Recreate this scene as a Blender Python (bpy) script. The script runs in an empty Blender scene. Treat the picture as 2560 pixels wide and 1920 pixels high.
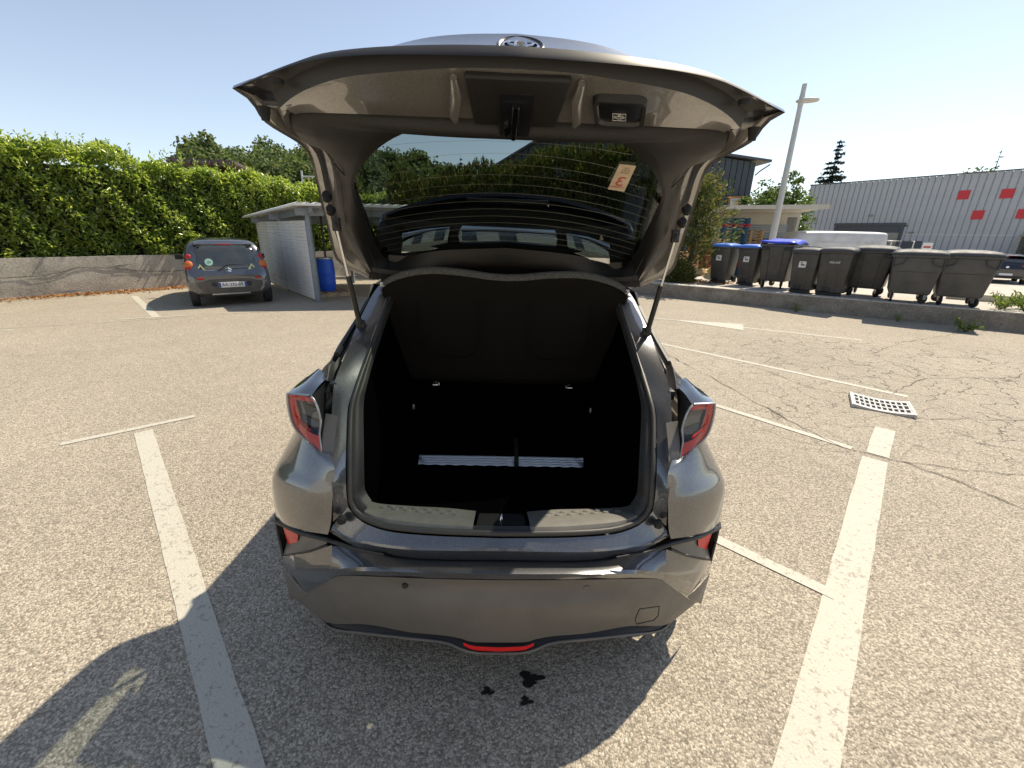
import bpy, bmesh, math, random
import numpy as np
from mathutils import Vector, Matrix
random.seed(7); RNG = np.random.default_rng(7)
S = bpy.context.scene
COL = S.collection
R = math.radians

# ---------------------------------------------------------------- camera
cam_d = bpy.data.cameras.new('camera'); cam = bpy.data.objects.new('camera', cam_d); COL.objects.link(cam)
cam_d.sensor_width = 36.0; cam_d.lens = 36.0 * 1060 / 2560; cam_d.clip_start = 0.05; cam_d.clip_end = 2000
cam.matrix_world = Matrix.Translation((0, 0, 1.68)) @ Matrix.Rotation(R(90 - 19.6), 4, 'X') @ Matrix.Rotation(R(1.0), 4, 'Z')
S.camera = cam
# ---------------------------------------------------------------- sky and sun
TO_SUN = Vector((0.55, 0.49, 1.0)).normalized()
SUN_EL = math.asin(TO_SUN.z); SUN_AZ = math.atan2(TO_SUN.x, TO_SUN.y)
W = bpy.data.worlds.new('World'); S.world = W; W.use_nodes = True
wn = W.node_tree.nodes; wl = W.node_tree.links
sky = wn.new('ShaderNodeTexSky'); sky.sky_type = 'NISHITA'; sky.sun_disc = False
sky.sun_elevation = SUN_EL; sky.sun_rotation = SUN_AZ
sky.air_density = 1.0; sky.dust_density = 0.35; sky.ozone_density = 1.2; sky.altitude = 300
wn['Background'].inputs['Strength'].default_value = 0.115
hsv = wn.new('ShaderNodeHueSaturation'); hsv.inputs['Saturation'].default_value = .70; hsv.inputs['Value'].default_value = .76
wl.new(sky.outputs[0], hsv.inputs['Color']); wl.new(hsv.outputs[0], wn['Background'].inputs[0])
sun_d = bpy.data.lights.new('sun', 'SUN'); sun = bpy.data.objects.new('sun', sun_d); COL.objects.link(sun)
sun_d.energy = 3.5; sun_d.angle = R(0.55); sun_d.color = (1.0, 0.885, 0.70)
sun.rotation_euler = (-TO_SUN).to_track_quat('-Z', 'Y').to_euler(); sun.location = (20, 20, 40)
S.view_settings.view_transform = 'Standard'; S.view_settings.look = 'None'
S.view_settings.exposure = 0.97; S.view_settings.gamma = 1.0; S.view_settings.use_curve_mapping = False
S.render.engine = 'CYCLES'
S.cycles.max_bounces = 8; S.cycles.diffuse_bounces = 3; S.cycles.transmission_bounces = 4; S.cycles.transparent_max_bounces = 16; S.cycles.glossy_bounces = 5

# ---------------------------------------------------------------- helpers
def tag(o, label=None, cat=None, group=None, kind=None):
    if label: o['label'] = label
    if cat: o['category'] = cat
    if group: o['group'] = group
    if kind: o['kind'] = kind
    return o
def empty(name, loc=(0, 0, 0), rz=0, **k):
    o = bpy.data.objects.new(name, None); COL.objects.link(o)
    o.location = loc; o.rotation_euler = (0, 0, rz); o.empty_display_size = .1
    return tag(o, **k)
def link_mesh(name, me, mat=None, parent=None, smooth=None):
    if mat is not None: me.materials.append(mat)
    o = bpy.data.objects.new(name, me); COL.objects.link(o)
    if parent is not None: o.parent = parent
    if smooth is not None:
        me.polygons.foreach_set('use_smooth', [True] * len(me.polygons))
        if smooth < 179: me.set_sharp_from_angle(angle=R(smooth))
    return o
def mesh(name, verts, faces, mat=None, parent=None, smooth=None):
    me = bpy.data.meshes.new(name)
    me.from_pydata([tuple(map(float, v)) for v in verts], [], [tuple(map(int, f)) for f in faces])
    me.validate(); me.update()
    return link_mesh(name, me, mat, parent, smooth)
class MB:
    """collects shapes for ONE mesh"""
    def __init__(s): s.v = []; s.f = []
    def add(s, v, f):
        b = len(s.v); s.v += [tuple(q) for q in v]; s.f += [tuple(i + b for i in q) for q in f]; return s
    def box(s, c, d, rz=0, taper=1.0, taper_y=None):
        cx, cy, cz = c; dx, dy, dz = d[0] / 2, d[1] / 2, d[2] / 2; ty = taper if taper_y is None else taper_y
        v = []
        for z, t, u in ((-dz, 1, 1), (dz, taper, ty)):
            for x, y in ((-dx, -dy), (dx, -dy), (dx, dy), (-dx, dy)):
                X, Y = x * t, y * u
                v.append((cx + X * math.cos(rz) - Y * math.sin(rz), cy + X * math.sin(rz) + Y * math.cos(rz), cz + z))
        return s.add(v, [(3, 2, 1, 0), (4, 5, 6, 7), (0, 1, 5, 4), (1, 2, 6, 5), (2, 3, 7, 6), (3, 0, 4, 7)])
    def hexa(s, v8): return s.add(v8, [(3, 2, 1, 0), (4, 5, 6, 7), (0, 1, 5, 4), (1, 2, 6, 5), (2, 3, 7, 6), (3, 0, 4, 7)])
    def tube(s, path, r, n=8, caps=True):
        P = [Vector(q) for q in path]; rs = r if isinstance(r, (list, tuple)) else [r] * len(P)
        v = []; f = []; up = None
        for i, q in enumerate(P):
            t = (P[min(i + 1, len(P) - 1)] - P[max(i - 1, 0)]).normalized()
            if up is None: up = Vector((0, 0, 1)) if abs(t.z) < .9 else Vector((1, 0, 0))
            a = t.cross(up); a = a.normalized() if a.length > 1e-6 else Vector((1, 0, 0)); b = a.cross(t).normalized(); up = b
            for k in range(n):
                w = 2 * math.pi * k / n; v.append(q + (a * math.cos(w) + b * math.sin(w)) * rs[i])
        for i in range(len(P) - 1):
            for k in range(n):
                f.append((i * n + k, i * n + (k + 1) % n, (i + 1) * n + (k + 1) % n, (i + 1) * n + k))
        if caps: f.append(tuple(range(n - 1, -1, -1))); f.append(tuple(range((len(P) - 1) * n, len(P) * n)))
        return s.add(v, f)
    def lathe(s, prof, n=24, c=(0, 0, 0), axis='Z'):
        v = []; f = []
        for r_, z in prof:
            for k in range(n):
                w = 2 * math.pi * k / n; x, y = r_ * math.cos(w), r_ * math.sin(w)
                q = (x, y, z) if axis == 'Z' else ((z, x, y) if axis == 'X' else (x, z, y))
                v.append((q[0] + c[0], q[1] + c[1], q[2] + c[2]))
        for i in range(len(prof) - 1):
            for k in range(n):
                f.append((i * n + k, i * n + (k + 1) % n, (i + 1) * n + (k + 1) % n, (i + 1) * n + k))
        return s.add(v, f)
    def prism(s, poly, lo, hi, axis='Z'):
        n = len(poly); v = []
        for h in (lo, hi):
            for a, b in poly: v.append((a, b, h) if axis == 'Z' else ((a, h, b) if axis == 'Y' else (h, a, b)))
        f = [tuple(range(n - 1, -1, -1)), tuple(range(n, 2 * n))] + [(i, (i + 1) % n, n + (i + 1) % n, n + i) for i in range(n)]
        return s.add(v, f)
    def build(s, name, mat=None, parent=None, smooth=None, bevel=0, seg=2):
        o = mesh(name, s.v, s.f, mat, parent, None)
        if bevel:
            bm = bmesh.new(); bm.from_mesh(o.data); bmesh.ops.recalc_face_normals(bm, faces=bm.faces)
            es = [e for e in bm.edges if len(e.link_faces) == 2 and e.calc_face_angle(0) > .5]
            bmesh.ops.bevel(bm, geom=es, offset=bevel, segments=seg, profile=.5, affect='EDGES', clamp_overlap=True)
            bm.to_mesh(o.data); bm.free()
        if smooth is not None:
            o.data.polygons.foreach_set('use_smooth', [True] * len(o.data.polygons)); o.data.set_sharp_from_angle(angle=R(smooth))
        return o
def cr(P, n):
    """Catmull-Rom through points, n samples equally spaced along the arc"""
    P = np.asarray(P, float)
    if len(P) == 2:
        t = np.linspace(0, 1, n)[:, None]; return P[0] * (1 - t) + P[1] * t
    Q = np.vstack([2 * P[0] - P[1], P, 2 * P[-1] - P[-2]]); out = []
    for i in range(1, len(Q) - 2):
        for t in np.linspace(0, 1, 24, endpoint=False):
            a, b, c, d = Q[i - 1], Q[i], Q[i + 1], Q[i + 2]
            out.append(.5 * (2 * b + (c - a) * t + (2 * a - 5 * b + 4 * c - d) * t * t + (3 * b - a - 3 * c + d) * t ** 3))
    out.append(P[-1]); out = np.array(out)
    L = np.r_[0, np.cumsum(np.linalg.norm(np.diff(out, axis=0), axis=1))]
    t = np.linspace(0, L[-1], n)
    return np.stack([np.interp(t, L, out[:, k]) for k in range(out.shape[1])], 1)
def grid(name, rows, nu, nv, mat, parent, both=False, half=False, lin=False, smooth=40, flip=False, thick=0):
    """surface through rows (polylines). half: rows run outer -> centre on +x and are mirrored across x=0; both: adds the mirrored copy"""
    RW = [cr(r, nu) for r in rows]
    if half:
        RW = [np.vstack([r, (r * [-1, 1, 1])[::-1][1:]]) for r in RW]
    A = np.array(RW)
    if len(rows) > 1 and not lin and nv > 1:
        G = np.stack([cr(A[:, j], (len(rows) - 1) * nv + 1) for j in range(A.shape[1])], 1)
    elif nv > 1:
        G = np.concatenate([[A[i] * (1 - t) + A[i + 1] * t for t in np.linspace(0, 1, nv, endpoint=False)] for i in range(len(A) - 1)] + [[A[-1]]])
    else: G = A
    m, n = G.shape[:2]; V = G.reshape(-1, 3); F = []
    for i in range(m - 1):
        for j in range(n - 1):
            q = (i * n + j, i * n + j + 1, (i + 1) * n + j + 1, (i + 1) * n + j); F.append(q[::-1] if flip else q)
    if both:
        b = len(V); V = np.vstack([V, V * [-1, 1, 1]]); F += [tuple(k + b for k in q[::-1]) for q in F]
    o = mesh(name, V, F, mat, parent, smooth)
    if thick:
        md = o.modifiers.new('solid', 'SOLIDIFY'); md.thickness = thick; md.offset = 0
    return o
def copy_tree(o, parent=None):
    c = o.copy(); COL.objects.link(c); c.parent = parent
    for ch in o.children: copy_tree(ch, c)
    return c
def text(name, body, size, mat, parent, M, depth=.001, align='CENTER', sx=1.0):
    cu = bpy.data.curves.new(name, 'FONT'); cu.body = body; cu.size = size; cu.align_x = align; cu.align_y = 'CENTER'; cu.extrude = depth
    t = bpy.data.objects.new(name + '_tmp', cu); COL.objects.link(t)
    dg = bpy.context.evaluated_depsgraph_get(); me = bpy.data.meshes.new_from_object(t.evaluated_get(dg))
    bpy.data.objects.remove(t); bpy.data.curves.remove(cu)
    me.materials.clear(); me.transform(M @ Matrix.Diagonal((sx, 1, 1, 1)))
    return link_mesh(name, me, mat, parent)
def frame(o, x, y):
    """matrix with origin o, local x along x and local y along y"""
    x = Vector(x).normalized(); y = Vector(y); y = (y - x * y.dot(x)).normalized(); z = x.cross(y)
    return Matrix(((x.x, y.x, z.x, o[0]), (x.y, y.y, z.y, o[1]), (x.z, y.z, z.z, o[2]), (0, 0, 0, 1)))

# ---------------------------------------------------------------- materials
def nt(name):
    m = bpy.data.materials.new(name); m.use_nodes = True; t = m.node_tree
    return m, t, t.nodes['Principled BSDF'], t.nodes['Material Output']
def node(t, kind, **k):
    n = t.nodes.new('ShaderNode' + kind)
    for a, b in k.items():
        if a.startswith('i_'): n.inputs[a[2:]].default_value = b
        else: setattr(n, a, b)
    return n
def lk(t, a, b): t.links.new(a, b)
def ramp(t, fac, stops, interp='LINEAR'):
    n = node(t, 'ValToRGB'); e = n.color_ramp; e.interpolation = interp
    while len(e.elements) < len(stops): e.elements.new(.5)
    for el, (p, c) in zip(e.elements, stops):
        el.position = p; el.color = (*c, 1) if isinstance(c, tuple) else (c, c, c, 1)
    lk(t, fac, n.inputs[0]); return n
def coords(t, scale=1.0, obj=True):
    c = node(t, 'TexCoord'); m = node(t, 'Mapping')
    m.inputs['Scale'].default_value = (scale,) * 3 if not isinstance(scale, tuple) else scale
    lk(t, c.outputs['Object' if obj else 'Generated'], m.inputs[0]); return m.outputs[0]
def simple(name, col, rough=.5, metal=0, coat=0, spec=.5, var=0, vscale=6, bump=0, bscale=60, emit=None, dirt=None):
    m, t, b, o = nt(name)
    b.inputs['Base Color'].default_value = (*col, 1); b.inputs['Roughness'].default_value = rough
    b.inputs['Metallic'].default_value = metal; b.inputs['Coat Weight'].default_value = coat; b.inputs['Coat Roughness'].default_value = .04
    b.inputs['Specular IOR Level'].default_value = spec
    if var or bump or dirt:
        v = coords(t)
    if var or dirt:
        n = node(t, 'TexNoise', i_Scale=vscale, i_Detail=6.0, i_Roughness=.65); lk(t, v, n.inputs['Vector'])
        c2 = dirt if dirt else tuple(c * (1 - var) for c in col); c1 = col if dirt else tuple(min(1, c * (1 + var)) for c in col)
        r = ramp(t, n.outputs['Fac'], [(.35, c1), (.68, c2)]); lk(t, r.outputs[0], b.inputs['Base Color'])
        rr = ramp(t, n.outputs['Fac'], [(.3, max(.02, rough - .06)), (.7, min(1, rough + .1))]); lk(t, rr.outputs[0], b.inputs['Roughness'])
    if bump:
        n = node(t, 'TexNoise', i_Scale=bscale, i_Detail=4.0); lk(t, v, n.inputs['Vector'])
        bp = node(t, 'Bump', i_Strength=bump, i_Distance=.004); lk(t, n.outputs['Fac'], bp.inputs['Height']); lk(t, bp.outputs[0], b.inputs['Normal'])
    return m
def leafmat(name, c1, c2, c3, rough=.45, trans=.3, spec=.5):
    m, t, b, o = nt(name)
    g = node(t, 'NewGeometry')
    r = ramp(t, g.outputs['Random Per Island'], [(0, c1), (.55, c2), (1, c3)])
    lk(t, r.outputs[0], b.inputs['Base Color']); b.inputs['Roughness'].default_value = rough; b.inputs['Specular IOR Level'].default_value = spec
    tr = node(t, 'BsdfTranslucent'); mx = node(t, 'MixShader', i_Fac=trans)
    hs = node(t, 'HueSaturation', i_Value=1.5, i_Saturation=1.15); lk(t, r.outputs[0], hs.inputs['Color']); lk(t, hs.outputs[0], tr.inputs['Color'])
    lk(t, b.outputs[0], mx.inputs[1]); lk(t, tr.outputs[0], mx.inputs[2]); lk(t, mx.outputs[0], o.inputs[0])
    return m
def glass(name, tint=(.6, .66, .64), refl=.06):
    m, t, b, o = nt(name)
    tr = node(t, 'BsdfTransparent'); tr.inputs[0].default_value = (*tint, 1)
    gl = node(t, 'BsdfGlossy', i_Roughness=.01); lw_ = node(t, 'LayerWeight', i_Blend=.5)
    pw = node(t, 'Math', operation='POWER'); lk(t, lw_.outputs['Facing'], pw.inputs[0]); pw.inputs[1].default_value = 5.0
    ma = node(t, 'Math', operation='MULTIPLY_ADD'); lk(t, pw.outputs[0], ma.inputs[0]); ma.inputs[1].default_value = 1 - refl; ma.inputs[2].default_value = refl
    mx = node(t, 'MixShader'); lk(t, ma.outputs[0], mx.inputs[0]); lk(t, tr.outputs[0], mx.inputs[1]); lk(t, gl.outputs[0], mx.inputs[2]); lk(t, mx.outputs[0], o.inputs[0])
    return m

def asphalt(name, lo, mid, hi, cracks=True):
    m, t, b, o = nt(name); v = coords(t)
    # aggregate
    vo = node(t, 'TexVoronoi', i_Scale=120.0); lk(t, v, vo.inputs['Vector'])
    vo2 = node(t, 'TexVoronoi', i_Scale=280.0); lk(t, v, vo2.inputs['Vector'])
    sx = node(t, 'SeparateColor'); lk(t, vo.outputs['Color'], sx.inputs[0])
    sy = node(t, 'SeparateColor'); lk(t, vo2.outputs['Color'], sy.inputs[0])
    mixv = node(t, 'Mix', data_type='FLOAT', i_Factor=.42); lk(t, sx.outputs[0], mixv.inputs[2]); lk(t, sy.outputs[1], mixv.inputs[3])
    cr1 = ramp(t, mixv.outputs[0], [(.12, lo), (.5, mid), (.9, hi)])
    # slow patches of tone
    n1 = node(t, 'TexNoise', i_Scale=.55, i_Detail=5.0, i_Roughness=.6); lk(t, v, n1.inputs['Vector'])
    n2 = node(t, 'TexNoise', i_Scale=7.0, i_Detail=6.0, i_Roughness=.7); lk(t, v, n2.inputs['Vector'])
    r1 = ramp(t, n1.outputs['Fac'], [(.3, (.90, .89, .88)), (.7, (1.07, 1.06, 1.04))])
    r2 = ramp(t, n2.outputs['Fac'], [(.28, (.90, .90, .90)), (.5, (1, 1, 1)), (.75, (1.05, 1.05, 1.05))])
    m1 = node(t, 'Mix', data_type='RGBA', blend_type='MULTIPLY', i_Factor=1.0); lk(t, cr1.outputs[0], m1.inputs[6]); lk(t, r1.outputs[0], m1.inputs[7])
    m2 = node(t, 'Mix', data_type='RGBA', blend_type='MULTIPLY', i_Factor=1.0); lk(t, m1.outputs[2], m2.inputs[6]); lk(t, r2.outputs[0], m2.inputs[7])
    col = m2.outputs[2]
    # aggregate relief: stones proud, binder recessed
    inv = node(t, 'Math', operation='SUBTRACT'); inv.inputs[0].default_value = 1.0; lk(t, vo.outputs['Distance'], inv.inputs[1])
    add = node(t, 'Math', operation='MULTIPLY_ADD'); lk(t, sx.outputs[1], add.inputs[0]); add.inputs[1].default_value = .5; lk(t, inv.outputs[0], add.inputs[2])
    hgt = add.outputs[0]
    gap = ramp(t, vo.outputs['Distance'], [(.45, (1, 1, 1)), (.85, (.55, .54, .52))])
    m4 = node(t, 'Mix', data_type='RGBA', blend_type='MULTIPLY', i_Factor=.8); lk(t, col, m4.inputs[6]); lk(t, gap.outputs[0], m4.inputs[7]); col = m4.outputs[2]
    if cracks:
        wv = node(t, 'TexNoise', i_Scale=2.2, i_Detail=4.0); lk(t, v, wv.inputs['Vector'])
        wm = node(t, 'Mix', data_type='RGBA', blend_type='LINEAR_LIGHT', i_Factor=.32); lk(t, v, wm.inputs[6]); lk(t, wv.outputs['Color'], wm.inputs[7])
        vc = node(t, 'TexVoronoi', feature='DISTANCE_TO_EDGE', i_Scale=2.6); lk(t, wm.outputs[2], vc.inputs['Vector'])
        cf = ramp(t, vc.outputs['Distance'], [(.004, 1.0), (.02, 0.0)])
        # worn area round the drain, with an irregular border
        sp = node(t, 'SeparateXYZ'); lk(t, v, sp.inputs[0])
        ds = node(t, 'VectorMath', operation='DISTANCE'); lk(t, v, ds.inputs[0]); ds.inputs[1].default_value = (5.6, 5.2, 0)
        na = node(t, 'TexNoise', i_Scale=.9, i_Detail=4.0); lk(t, v, na.inputs['Vector'])
        dn = node(t, 'Math', operation='MULTIPLY_ADD'); lk(t, na.outputs['Fac'], dn.inputs[0]); dn.inputs[1].default_value = 4.5; lk(t, ds.outputs['Value'], dn.inputs[2])
        mk = ramp(t, dn.outputs[0], [(0, 1.0), (1, 0.0)]); mr = node(t, 'MapRange'); mr.inputs[1].default_value = 3.6; mr.inputs[2].default_value = 6.6
        mr.inputs[3].default_value = .85; mr.inputs[4].default_value = 0.0; lk(t, dn.outputs[0], mr.inputs[0])
        mm = node(t, 'Math', operation='MULTIPLY'); lk(t, cf.outputs[0], mm.inputs[0]); lk(t, mr.outputs[0], mm.inputs[1])
        m5 = node(t, 'Mix', data_type='RGBA', i_Factor=0.0); lk(t, mm.outputs[0], m5.inputs[0]); lk(t, col, m5.inputs[6]); m5.inputs[7].default_value = (.035, .03, .024, 1); col = m5.outputs[2]
        hs = node(t, 'Math', operation='MULTIPLY_ADD'); lk(t, mm.outputs[0], hs.inputs[0]); hs.inputs[1].default_value = -2.0; lk(t, hgt, hs.inputs[2]); hgt = hs.outputs[0]
    lk(t, col, b.inputs['Base Color']); b.inputs['Roughness'].default_value = .82; b.inputs['Specular IOR Level'].default_value = .35
    bp = node(t, 'Bump', i_Strength=.55, i_Distance=.006); lk(t, hgt, bp.inputs['Height']); lk(t, bp.outputs[0], b.inputs['Normal'])
    return m
def roadpaint(name):
    m, t, b, o = nt(name); v = coords(t)
    vo = node(t, 'TexVoronoi', i_Scale=95.0); lk(t, v, vo.inputs['Vector'])
    n = node(t, 'TexNoise', i_Scale=26.0, i_Detail=7.0, i_Roughness=.75); lk(t, v, n.inputs['Vector'])
    n3 = node(t, 'TexNoise', i_Scale=3.0, i_Detail=3.0); lk(t, v, n3.inputs['Vector'])
    a = node(t, 'Math', operation='MULTIPLY_ADD'); lk(t, vo.outputs['Distance'], a.inputs[0]); a.inputs[1].default_value = .22; lk(t, n.outputs['Fac'], a.inputs[2])
    a2 = node(t, 'Math', operation='MULTIPLY_ADD'); lk(t, n3.outputs['Fac'], a2.inputs[0]); a2.inputs[1].default_value = .25; lk(t, a.outputs[0], a2.inputs[2])
    r = ramp(t, a2.outputs[0], [(.79, (.46, .44, .375)), (.90, (.28, .25, .20))]); lk(t, r.outputs[0], b.inputs['Base Color'])
    b.inputs['Roughness'].default_value = .7
    bp = node(t, 'Bump', i_Strength=.4, i_Distance=.004); bp.invert = True; lk(t, vo.outputs['Distance'], bp.inputs['Height']); lk(t, bp.outputs[0], b.inputs['Normal'])
    return m
def plaster(name, c1, c2, c3, sc=3.0, bump=.6, bs=38):
    m, t, b, o = nt(name); v = coords(t)
    n = node(t, 'TexNoise', i_Scale=sc, i_Detail=8.0, i_Roughness=.7); lk(t, v, n.inputs['Vector'])
    n2 = node(t, 'TexNoise', i_Scale=bs, i_Detail=5.0, i_Roughness=.7); lk(t, v, n2.inputs['Vector'])
    mx = node(t, 'Mix', data_type='FLOAT', i_Factor=.45); lk(t, n.outputs['Fac'], mx.inputs[2]); lk(t, n2.outputs['Fac'], mx.inputs[3])
    r = ramp(t, mx.outputs[0], [(.36, c1), (.5, c2), (.62, c3)]); lk(t, r.outputs[0], b.inputs['Base Color']); b.inputs['Roughness'].default_value = .88
    bp = node(t, 'Bump', i_Strength=bump, i_Distance=.02); lk(t, n2.outputs['Fac'], bp.inputs['Height']); lk(t, bp.outputs[0], b.inputs['Normal'])
    return m
M = {}
M['asphalt'] = asphalt('asphalt', (.185, .165, .132), (.36, .32, .258), (.60, .54, .445))
M['yard'] = plaster('yard_concrete', (.36, .33, .28), (.46, .42, .36), (.54, .50, .43), 1.2, .3, 30)
M['soil'] = plaster('dry_soil', (.16, .13, .07), (.24, .21, .11), (.32, .28, .16), .8, .6, 12)
M['paintline'] = roadpaint('road_paint')
M['wall'] = plaster('old_render', (.22, .205, .175), (.38, .35, .295), (.50, .465, .40), 1.6, .9, 26)
M['lowwall'] = plaster('pebbled_concrete', (.13, .115, .095), (.24, .215, .18), (.36, .33, .28), 2.5, .9, 34)
M['black'] = simple('black_plastic', (.016, .016, .017), .5, bump=.15, bscale=300)
M['rubber'] = simple('rubber', (.012, .012, .012), .75)
M['white'] = simple('white_paint', (.78, .78, .77), .45, var=.06)
M['steel'] = simple('galvanised', (.42, .43, .44), .4, metal=.85, var=.15, vscale=8)
M['chrome'] = simple('chrome', (.75, .75, .76), .12, metal=1)
# ================================================================ setting
def sheet(name, pts, mat, kind='structure', nz=None):
    o = mesh(name, pts, [tuple(range(len(pts)))], mat); o['kind'] = kind; return o
LW0 = np.array([-12.06, 9.98]); LU = np.array([.617, .787]); LN = np.array([-.787, .617])      # long wall on the left, LN points behind it
RW0 = np.array([5.06, 12.0]); RU = np.array([.795, -.606]); RN = np.array([.606, .795])         # low wall on the right
lw = lambda t, off=0, z=0: (*(LW0 + LU * t + LN * off), z)
rw = lambda t, off=0, z=0: (*(RW0 + RU * t + RN * off), z)
sheet('terrain', [(-900, -900, -.62), (900, -900, -.62), (900, 900, -.62), (-900, 900, -.62)], M['soil'])
sheet('ground', [lw(-52), (-43, -60, 0), (43, -60, 0), rw(48), rw(-7), (-1.5, 19.0, 0), lw(11.5)], M['asphalt'])
bank = [lw(-60, .1, .86), lw(14, .1, .9), lw(14, 30, 1.2), lw(-60, 30, 1.2)]
mesh('raised_bank', bank + [(p[0], p[1], -.6) for p in bank], [(0, 1, 2, 3), (0, 4, 5, 1), (1, 5, 6, 2), (2, 6, 7, 3), (3, 7, 4, 0)], M['soil'])['kind'] = 'structure'
yd = []; yf = []
for i, off in enumerate((.0, 1.6, 3.0, 13, 60)):
    z = (.355, .355, .30, -.35, -.45)[i]
    for t in (-8, 60): yd.append(rw(t, off + .12, z))
for i in range(4): yf.append((2 * i, 2 * i + 1, 2 * i + 3, 2 * i + 2))
mesh('service_yard', yd, yf, M['yard'])['kind'] = 'structure'

# ---- painted markings, each a sheet 4 mm above the ground
def line(name, a, b, w, z=.003, m='paintline'):
    a = np.array(a); b = np.array(b); d = (b - a) / np.linalg.norm(b - a); n = np.array([-d[1], d[0]]) * w / 2
    L = np.linalg.norm(b - a); k = max(2, int(L / .12)); v = []; rg = np.random.default_rng(int(abs(a[0] * 100)) + 3)
    for i in range(k + 1):
        c = a + d * L * i / k; e = 1 + rg.normal(0, .025, 2)
        v += [(*(c + n * e[0]), z), (*(c - n * e[1]), z)]
    o = mesh(name, v, [(2 * i + 1, 2 * i + 3, 2 * i + 2, 2 * i) for i in range(k)], M[m]); o['kind'] = 'structure'; return o
line('bay_line', (-.60, .60), (-3.20, 3.32), .125)
line('bay_line', (-3.66, 3.06), (-2.99, 3.65), .068, .005)
line('bay_line', (.78, .66), (2.95, 3.05), .165)
line('bay_line', (3.03, 3.12), (3.52, 3.64), .15)
line('bay_line', (.95, 2.32), (1.63, 1.65), .075, .005)
line('bay_line', (1.7, 4.72), (2.90, 3.23), .075, .005)
line('bay_line', (1.6, 7.78), (4.50, 4.52), .085)
line('bay_line', (2.2, 9.62), (6.16, 7.34), .085)
mesh('bay_marker', [(3.3, 8.98, .005), (4.70, 8.60, .005), (4.40, 7.99, .005)], [(2, 1, 0)], M['paintline'])['kind'] = 'structure'
line('bay_line', (-9.68, 10.89), (-7.03, 8.27), .13)
line('bay_line', (-7.50, 8.00), (-6.60, 8.50), .07, .005)
line('bay_line', (-9.2, 6.72), (-8.45, 7.03), .07)
line('bay_line', (-12.2, 8.9), (-9.5, 6.2), .13)
line('bay_line', (-4.4, 11.6), (-3.0, 10.6), .07)
# oil spots
def blot(name, c, r, seed):
    rg = np.random.default_rng(seed); n = 26; v = [(c[0], c[1], .005)]
    for k in range(n):
        a = 2 * math.pi * k / n; q = r * (1 + .35 * math.sin(3 * a + seed) + rg.normal(0, .16)); v.append((c[0] + q * math.cos(a), c[1] + .7 * q * math.sin(a), .005))
    o = mesh(name, v, [(0, 1 + k, 1 + (k + 1) % n) for k in range(n)], M['oil']); o['kind'] = 'structure'
M['oil'] = simple('oil_stain', (.018, .017, .016), .45, bump=.5, bscale=95)
blot('oil_stain', (.095, 1.20), .042, 1); blot('oil_stain', (.075, 1.115), .022, 2); blot('oil_stain', (-.075, 1.15), .022, 3)

# ---- long seams and cracks in the asphalt: narrow ribbons following the broken edge
M['seam'] = simple('open_crack', (.05, .042, .032), .95)
def crackline(pts, w, seed):
    rg = np.random.default_rng(seed); P = []
    for a, b in zip(pts, pts[1:]):
        n = max(2, int(math.dist(a, b) / .10))
        for s in np.linspace(0, 1, n, endpoint=False): P.append(np.array(a) * (1 - s) + np.array(b) * s + rg.normal(0, .016, 2))
    V = []; F = []
    for i, q in enumerate(P):
        d = P[min(i + 1, len(P) - 1)] - P[max(i - 1, 0)]; d = d / (np.linalg.norm(d) + 1e-6); k = np.array([-d[1], d[0]]) * w * rg.uniform(.25, 1.1) / 2; V += [(*(q + k), .0065), (*(q - k), .0065)]
    for i in range(len(P) - 1): F.append((2 * i + 1, 2 * i + 3, 2 * i + 2, 2 * i))
    mesh('asphalt_crack', V, F, M['seam'])['kind'] = 'structure'
for i, (pts, w) in enumerate([([(1.9, 7.4), (2.37, 5.93), (2.71, 3.83), (2.81, 3.22), (3.17, 3.0), (3.43, 2.41), (3.7, 1.5)], .011), ([(3.17, 3.0), (4.4, 2.7), (5.6, 2.2)], .009), ([(4.0, 3.9), (5.2, 3.9), (6.5, 3.4)], .008), ([(4.4, 4.6), (5.3, 5.2), (6.6, 5.3), (8.0, 6.1)], .008), ([(5.3, 5.2), (5.6, 6.4), (6.7, 7.2), (8.9, 8.2)], .008), ([(2.9, 6.4), (4.1, 6.0), (5.3, 5.2)], .007), ([(6.6, 5.3), (7.6, 4.6), (9.2, 4.4)], .008), ([(3.6, 4.7), (3.3, 5.6), (4.1, 6.0)], .007), ([(-9.6, 6.6), (-7.6, 7.6), (-5.6, 8.9), (-3.2, 9.9)], .012), ([(-8.0, 5.2), (-6.2, 5.6), (-4.8, 6.6)], .006), ([(4.1, 3.4), (4.9, 2.9), (5.2, 2.0)], .007), ([(6.5, 3.4), (7.4, 3.7), (8.6, 3.2)], .008), ([(7.0, 7.3), (7.9, 6.9), (8.0, 6.1), (9.4, 5.8)], .008)]): crackline(pts, w, 40 + i)
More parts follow.
